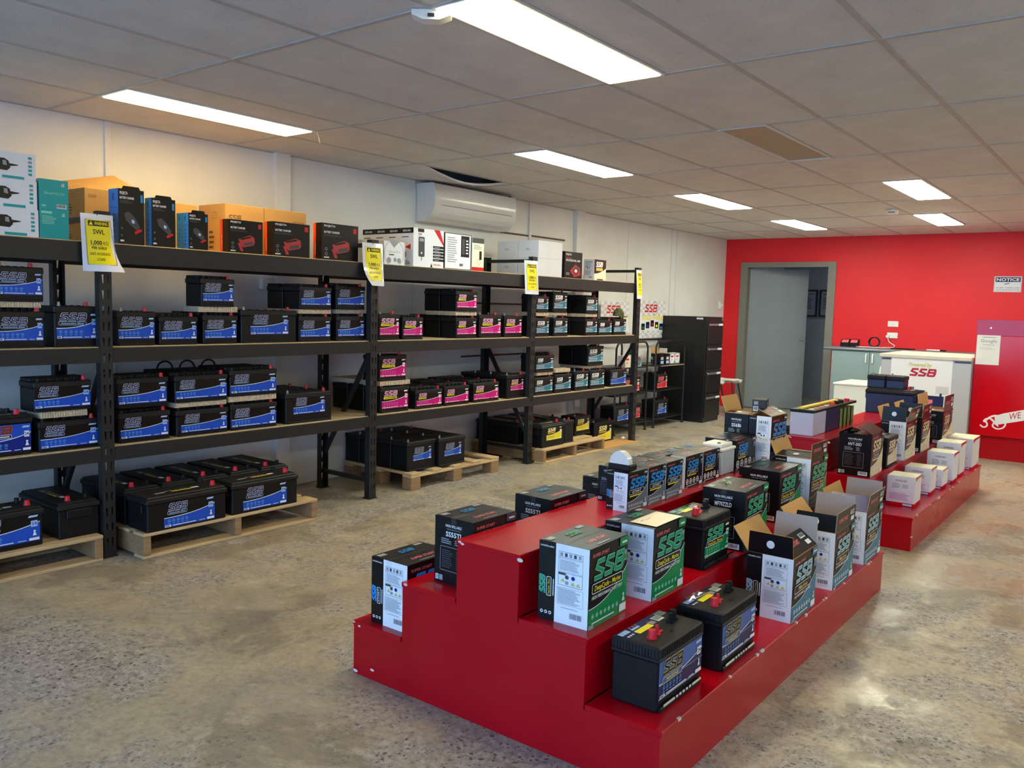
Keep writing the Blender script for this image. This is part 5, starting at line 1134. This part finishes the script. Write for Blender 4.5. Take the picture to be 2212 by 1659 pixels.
# round-printed pack in front of the tester row
d_ = D().rect(0, 0, .2, .165, 'w', 0).text('Lithium Pro', .1, .085, .014, 'gy', 1, 'c', fit=.12).rect(.05, .066, .1, .074, 'dg', 1).disc(.05, .03, .022, 'gy', 1).disc(.11, .035, .016, 'gy', 1).disc(.15, .03, .02, 'gy', 1).ring(.1, .08, .098, .004, 'gy', 1, 24).poly([(.05, .165), (.1, .12), (.15, .165)], 'gy', 1)
goods('lithium_pack', 'grey-white Lithium Pro pack between the second sign and tester boxes', 4.215, 4.43, tz, 1.842, .07, 'clear_grey', d_)
# white cartons, two high and two deep
for i in range(2):
    for j in range(2):
        goods('white_carton', f"plain white carton, {('lower', 'upper')[i]} {('front', 'rear')[j]} of the four behind the third sign", 6.085, 6.46, tz+.156*i+.0005*i, tz+.156*(i+1), .23, 'carton_white', None, D().bars(.09, .07, .05, .02, 2, 'gy', 1), None, TX-.236*j, 'carton')
d_ = D().rect(0, 0, .29, .242, 'k', 0).text('PROJECTA', .02, .21, .016, 'w', 1, 'l', .02, fit=.09).text('PROFESSIONAL AMP', .02, .155, .018, 'w', 1, 'l', .02, fit=.24).rect(.02, .18, .12, .188, 'cm', 1).poly([(.09, .07), (.18, .13), (.26, .1), (.27, .03), (.16, .01)], 'cm', 1).poly([(.14, .07), (.2, .11), (.25, .08), (.2, .03)], 'dg', 2).poly([(.16, .07), (.19, .09), (.215, .07), (.19, .05)], 'w', 3).ring(.04, .04, .012, .003, 'w', 1).ring(.07, .04, .012, .003, 'w', 1)
goods('charger_box', 'dark grey and red charger box right of the white cartons', 6.502, 6.80, tz, 1.92, .1, 'carton_black', d_)
d_ = D().rect(0, 0, .215, .2, 'br', 0).swoosh(.215, .06, .12, 2., 'iv', 1, 'w', .003).logo(.03, .13, .045, 'w', 'w', 3).rrect(.03, .09, .15, .12, .005, 'gd', 3).rect(.05, 0, .16, .012, 'br', 4)
goods('battery_carton', 'small SSB motorcycle battery carton, last on the top shelf', 7.018, 7.232, tz, 1.878, .12, 'carton_white', d_, en_white(.12, .2, 'hv', .02), None, TX, 'carton')
# ------------------------------------------------------------------ display stands, posters, filing cabinet
def stand(label, y0, y1):
    xf, xb = -4.705, -5.05; t = thing('display_stand', label, 'stand', ((xf+xb)/2, (y0+y1)/2, 0), 0, 'tube display stands by the filing cabinet'); X = (xf-xb)/2; Y = (y1-y0)/2; r = .012
    for x in (-X, X):
        R_ = .09; pts = [(x, -Y, 0), (x, -Y, 1.03-R_)]+[(x, -Y+R_-R_*math.cos(a), 1.03-R_+R_*math.sin(a)) for a in [PI/2*k/5 for k in range(1, 6)]]+[(x, Y-R_+R_*math.sin(a), 1.03-R_+R_*math.cos(a)) for a in [PI/2*k/5 for k in range(6)]]+[(x, Y, 0)]
        MB().tube(pts, r, 'tube_black').obj('tube_frame', t)
    for z in (.1, .435, .74):
        MB().tube([(-X, -Y, z), (X, -Y, z), (X, Y, z), (-X, Y, z)], .008, 'tube_black', 6, True).obj('shelf_rail', t)
        MB().box(-X, X, -Y, Y, z-.004, z+.004, 'tube_black').obj('shelf', t)
    for x in (-X, X):
        for y in (-Y, Y): MB().cyl((x, y, 0), .022, .012, 'tube_black').obj('foot', t)
    return t
stand('black tube display stand nearer the rack', 7.98, 8.69); stand('black tube display stand beside the filing cabinet', 8.893, 9.647)
def round_pack(label, y, x, z, colr, w_=.115, h_=.13):
    d_ = D().rect(0, 0, w_, h_, 'iv' if colr == 'iv' else 'gy', 0).disc(w_*.42, h_*.5, w_*.5, colr, 1, 22).rect(w_*.1, h_*.62, w_*.7, h_*.78, 'rd', 2).bars(w_*.12, h_*.3, w_*.5, h_*.22, 4, 'gy', 2).ring(w_*.42, h_*.5, w_*.52, w_*.04, 'w', 2, 22)
    goods('round_print_pack', label, y-w_/2, y+w_/2, z, z+h_, .1, 'carton_white', d_, None, None, x, 'pack', 'packs on the display stands')
for y, lb, c_ in ((8.30, 'cream round-print pack on the nearer stand, seen through the rack', 'iv'), (8.43, 'white round-print pack beside the cream one on the nearer stand', 'w'), (8.56, 'teal round-print pack at the right of the nearer stand', 'tl'), (9.39, 'left round-print pack on the stand by the filing cabinet', 'w'), (9.53, 'right round-print pack on the stand by the filing cabinet', 'w')): round_pack(lb, y, -4.74, .744, c_)
for k, y in enumerate((9.12, 9.26)):
    d_ = D().rect(.03, .06, .09, .075, 'w', 1).rect(.03, .08, .09, .09, 'w', 1).rect(.025, .01, .1, .045, 'lb', 1)
    goods('small_battery', f'small black battery with a white label, {ORD[k]} from left on the farther stand', y-.06, y+.06, .744, .744+.13, .09, 'plastic_black', d_, None, None, -4.74, 'battery', 'packs on the display stands')
open_carton('small open kraft carton at the back of the stand by the filing cabinet', .2, .12, .12, (-4.94, 9.42, .744), RZ90, 'ma', dict(b=(10, .07, 'kraft_in'), r=(12, .06, 'carton_white')), outer='kraft', group='packs on the display stands')
tag(MB().box(-4.76, -4.70, 9.03, 9.64, .728, .744, 'flute').obj('cardboard_pad'), 'ragged cardboard edge on the top shelf of the farther stand', 'cardboard')
for y0, y1, z, v, lb in ((8.2, 8.62, .44, 'R', 'red-label battery on the middle shelf of the nearer stand'), (9.02, 9.3, .44, 'R', 'red-label battery on the middle shelf of the farther stand'), (8.05, 8.42, .105, 'A', 'blue-label battery on the bottom shelf of the nearer stand, left'), (8.46, 8.66, .105, 'R', 'red-label battery on the bottom shelf of the nearer stand, right'), (9.0, 9.35, .105, 'A', 'blue-label battery on the bottom shelf of the farther stand')):
    battery('jis' if z < .2 else 'din', y1-y0, .19, .21 if z < .2 else .185, v, (-4.745-.095, (y0+y1)/2, z), RZ90, lb, 'batteries on the display stands', lab=(.2, .85, .2, .8) if z < .2 else (.05, .95, .12, .88))
def poster(label, y0, y1, z0, z1, full):
    w_, h_ = y1-y0, z1-z0; t = thing('poster_board', label, 'poster', (-5.09, y0, z0), 0, 'SSB posters behind the display stands')
    MB().box(-.004, 0, 0, w_, 0, h_, 'carton_white').obj('board', t); d_ = D().rect(0, 0, w_, h_, 'w', 0)
    for i in range(10):
        for j in range(5):
            if (i+j) % 2: d_.rect(w_*i/10, h_*(.6+.08*j), w_*(i+1)/10, h_*(.68+.08*j), 'pg', 1)
            if (i+j) % 2 and j < 3: d_.rect(w_*i/10, h_*(.02+.06*j), w_*(i+1)/10, h_*(.08+.06*j), 'pg', 1)
    d_.ring(w_*.58, h_*.8, h_*.19, h_*.02, 'gy', 2, 24).logo(w_*.2, h_*.70, h_*.2, 'rd', 'rd', 3, .15, .02, 1.3)
    if full:
        d_.text('SOLD HERE', w_*.5, h_*.5, h_*.1, 'ye', 3, 'c', .03, .1, fit=w_*.95)
        for i, c_ in enumerate(('gn', 'bl', 'rd', 'ye', 'bl3')):
            u = w_*(.08+.175*i); v = h_*(.22+.09*(1-abs(i-2)/2)); d_.poly([(u, v), (u+w_*.13, v+h_*.0), (u+w_*.13, v+h_*.17), (u, v+h_*.17)], 'k', 3).rect(u+w_*.03, v+h_*.03, u+w_*.1, v+h_*.09, c_, 4)
        d_.line([(w_*.25, h_*.03), (w_*.27, h_*.09), (w_*.34, h_*.09)], .004, 'k', 3).line([(w_*.6, h_*.03), (w_*.58, h_*.09), (w_*.5, h_*.09)], .004, 'k', 3).person(w_*.9, h_*.06, h_*.09, 'k', 3)
    d_.put(MB(), (0, 0, 0), (0, 1, 0), (0, 0, 1), (1, 0, 0)).obj('print', t, False)
mat('ink_pg', (206, 206, 208), .4)
poster('SSB SOLD HERE poster between the last rack post and filing cabinet', 9.15, 9.82, 1.045, 1.51, True)
poster('checkered SSB poster seen through the rack, above the upper shelf', 8.25, 8.88, 1.045, 1.48, True)
# filing cabinet
t = thing('filing_cabinet', 'tall black four-drawer filing cabinet against the left wall', 'filing cabinet', (-4.78, 10.0, 0), 0)
MB().cbox(-.31, .30, -.235, .235, 0, 1.33, 'steel_black', .004).obj('body', t)
for i in range(4):
    z0 = .06+.308*i; dr_ = MB().cbox(.30, .318, -.222, .222, z0, z0+.296, 'steel_black', .004).obj('drawer', t)
    mb = MB().cbox(.318, .330, -.2, .06, z0+.235, z0+.262, 'chrome', .003).cbox(.318, .328, .075, .19, z0+.235, z0+.262, 'carton_white', .002); mb.obj('drawer_handle', dr_)
MB().cyl((.302, .2, 1.30), .008, .01, 'chrome', ax=0).obj('lock', t); D().rect(0, 0, .09, .022, 'w', 1).put(MB(), (.16, -.2352, 1.296), (1, 0, 0), (0, 0, 1), (0, -1, 0)).obj('sticker', t, False)
# white chairs behind it
def chair(label, x, y, rz):
    t = thing('stacking_chair', label, 'chair', (x, y, 0), rz, 'white chairs beside the filing cabinet'); rows = []
    for j in range(9):
        v = j/8; row = []
        for i in range(11):
            u = i/10*2-1; hw = .21*(1-.55*abs(2*v-1)**4); row.append((u*hw, -.2+.4*v, .44+.03*u*u+.02*(2*v-1)**2-.012*(v < .15)))
        rows.append(row)
    MB().strip(rows, 'plastic_white').strip([[(p[0], p[1], p[2]-.012) for p in reversed(r)] for r in rows], 'plastic_white').obj('seat', t)
    for sx in (-1, 1):
        for sy in (-1, 1): MB().tube([(sx*.13, sy*.12, .45), (sx*.2, sy*.2, 0)], .011, 'tube_black', 8).obj('leg', t)
chair('white moulded seat on dark legs, nearer the filing cabinet', -4.76, 10.5, RZ90); chair('white moulded seat on dark legs, nearer the red wall', -4.70, 10.95, RZ90+.1)
# ------------------------------------------------------------------ bench along the red wall
t = thing('wall_bench', 'grey-green cupboard bench with a rounded grey top along the red wall', 'bench', (-2.5, 11.47, 0))
MB().cbox(-.875, 1.6, -.27, .30, .1, .945, 'grey_cab', .002).obj('body', t); MB().box(-.86, 1.6, -.22, .30, 0, .1, 'dark_slot').obj('kickboard', t)
prof = [(-.29, .0), (.305, .0), (.305, .037), (-.29, .037), (-.302, .032), (-.308, .0185), (-.302, .005)]
MB().prism([(p[0], p[1]+.946) for p in prof], -.975, 1.62, 'grey_top', ax=0).obj('worktop', t)
for i in range(5):
    x0 = -.872+.47*i; dd = MB().cbox(x0+.003, x0+.467, -.288, -.272, .11, .94, 'grey_cab', .002).obj('cupboard_door', t)
    hx = x0+(.43 if i % 2 == 0 else .04); MB().tube([(hx, -.288, .91), (hx, -.31, .905), (hx, -.31, .805), (hx, -.288, .80)], .009, 'plastic_white', 6).obj('handle', dd)
BT = .9835
t = thing('card_reader_dock', 'black double dock with pink screens on the bench', 'dock', (-3.24, 11.5, BT))
for i in range(2):
    o = MB().prism([(-.05, 0), (.05, 0), (.05, .1), (.02, .1), (-.05, .05)], -.11+.112*i, -.002+.112*i, 'plastic_black', ax=0).obj('unit', t)
    D().rect(.012, .01, .096, .07, 'pk', 1).put(MB(), (-.11+.112*i, -.05, .05), (1, 0, 0), (0, .814, .581), (0, -.581, .814)).obj('screen', o, False)
pts = []
for k in range(60):
    a = 2*PI*k/15; pts.append((-2.95+.065*math.cos(a)+.002*(k // 15), 11.52+.012*(k // 15), BT+.075+.062*math.sin(a)))
tag(MB().tube(pts, .006, 'tube_black', 6).obj('cable_coil'), 'black coiled cable standing on the bench', 'cable')
tag(MB().cbox(-2.72, -2.46, 11.42, 11.6, BT, BT+.012, 'plastic_black', .003).obj('black_folder'), 'flat black folder on the bench below the sockets', 'folder')
t = thing('marker_pen', 'black and white marker pen lying on the bench', 'pen', (-2.2, 11.45, BT+.009)); MB().cyl((-.1, 0, 0), .009, .15, 'paper', ax=0).obj('barrel', t); MB().cyl((.05, 0, 0), .0095, .07, 'plastic_black', ax=0).obj('pen_cap', t)
# ------------------------------------------------------------------ counter and white chest
t = thing('counter', 'grey counter with a beige top and a white SSB poster on its front', 'counter', (-1.89, 9.41, 0))
MB().cbox(-.43, .418, 0, 1.0, 0, .97, 'grey_panel', .003).obj('body', t); MB().cbox(-.45, .42, -.02, 1.02, .972, 1.008, 'beige', .004).obj('worktop', t)
for a, b_ in ((-.425, -.335), (.265, .415)): MB().box(a, b_, -.006, 0, .95, .962, 'plastic_navy').obj('dark_strip', t)
d_ = D().rect(0, 0, .58, .78, 'w', 0).rect(0, 0, .58, .28, 'cm', 1).text('Powered by', .17, .69, .04, 'gd', 3, 'l', .02, .3, fit=.22).logo(.19, .595, .075, 'rd', 'mb2', 3, .17, .04, 1.25)
d_.rect(.02, .3, .12, .42, 'gy', 1).rect(.44, .42, .56, .5, 'pg', 1).rect(.44, .32, .56, .4, 'pg', 1)
d_.rect(.2, .34, .34, .45, 'mb2', 2).rect(.2, .26, .3, .34, 'bl3', 3).rect(.205, .35, .29, .4, 'bl', 3).rect(.30, .18, .52, .40, 'mb2', 4).rect(.3, .2, .52, .26, 'rd', 5).rect(.32, .30, .42, .36, 'pk', 5).rect(.33, .4, .35, .42, 'rd', 4).rect(.48, .4, .5, .43, 'mb2', 4).rect(.22, .45, .235, .48, 'mb2', 3)
po = d_.put(MB(), (-.33, -.003, .2), (1, 0, 0), (0, 0, 1), (0, -1, 0)).box(-.33, .25, -.003, 0, .2, .98-.012, 'carton_white').obj('poster', t, False)
t = thing('red_counter', 'glossy red counter front with a white ribbon reading WE', 'counter', (-1.0, 9.5, 0))
MB().cbox(-.465, 2.4, 0, .03, .235, 1.235, 'red_gloss', .003).obj('front_panel', t); MB().box(-.36, 2.4, .03, .9, 0, 1.0, 'red_board').obj('body', t)
mat('acrylic', (176, 22, 66), .2, noise=.03, spec=.36); MB().cbox(-.465, 2.4, .0, .012, 1.236, 1.392, 'acrylic', .002).obj('acrylic_screen', t)
mb = MB()
for x in (-.34, -.04): mb.cyl((x, -.006, 1.31), .008, .006, 'chrome', ax=1)
mb.obj('standoff', t)
rb = D(); pts = [(.0, .03)]
rb.poly([(.20, .05), (.20, .155), (.46, .235), (.46, .125)], 'w', 1).poly([(.2, .155), (.2, .05), (.13, .03), (.12, .12)], 'w', 1)
curl = [(.0, .02), (.03, .0), (.06, .015), (.055, .05), (.03, .06), (.05, .085), (.09, .09), (.12, .06), (.11, .02), (.15, -.005), (.2, .01), (.22, .05), (.2, .06)]
rb.curve(curl, .014, 'w', 1).curve([(.04, .06), (.07, .095), (.11, .12), (.15, .125), (.19, .12)], .018, 'w', 1).curve([(.09, .085), (.13, .05), (.16, .02)], .012, 'w', 1)
W_ = D().text('WE', 0, 0, .062, 'rd', 2, 'l', .0, fit=.10); dadd(rb, W_, lambda a, b_: (.245+a, .095+b_+a*.28))
rb.put(MB(), (-.37, 0, .32), (1, 0, 0), (0, 0, 1), (0, -1, 0)).obj('ribbon_print', t, False)
t = thing('review_sheet', 'white Google review sheet on the red counter front', 'sheet', (-1.455, 9.499, .945)); MB().box(0, .205, -.002, 0, 0, .293, 'paper').obj('paper', t)
D().rect(.05, .27, .165, .274, 'dg', 1).text('Google', .105, .222, .03, 'gy', 1, 'c', .01, fit=.14).text('* * * * *', .105, .172, .03, 'dg', 1, 'c', .02, fit=.09).bars(.03, .145, .14, .03, 3, 'pg', 1).put(MB(), (0, -.002, 0), (1, 0, 0), (0, 0, 1), (0, -1, 0)).obj('print', t, False)
t = thing('white_chest', 'white lidded chest between the bench and the counter', 'chest', (-2.72, 10.55, 0))
MB().cbox(-.31, .29, -.34, .34, 0, .575, 'plastic_white', .006).obj('body', t); MB().cbox(-.32, .30, -.35, .35, .577, .602, 'plastic_white', .006).obj('lid', t)
t = thing('white_jug', 'white curved handle piece standing on the chest lid', 'container', (-2.5, 10.3, .602)); MB().tube([(-.03, 0, 0), (-.04, 0, .1), (-.03, 0, .2), (.0, 0, .25), (.06, 0, .27)], .022, 'plastic_white', 10).obj('handle', t); MB().cbox(-.06, .12, -.06, .06, 0, .05, 'plastic_white', .008).obj('base', t)
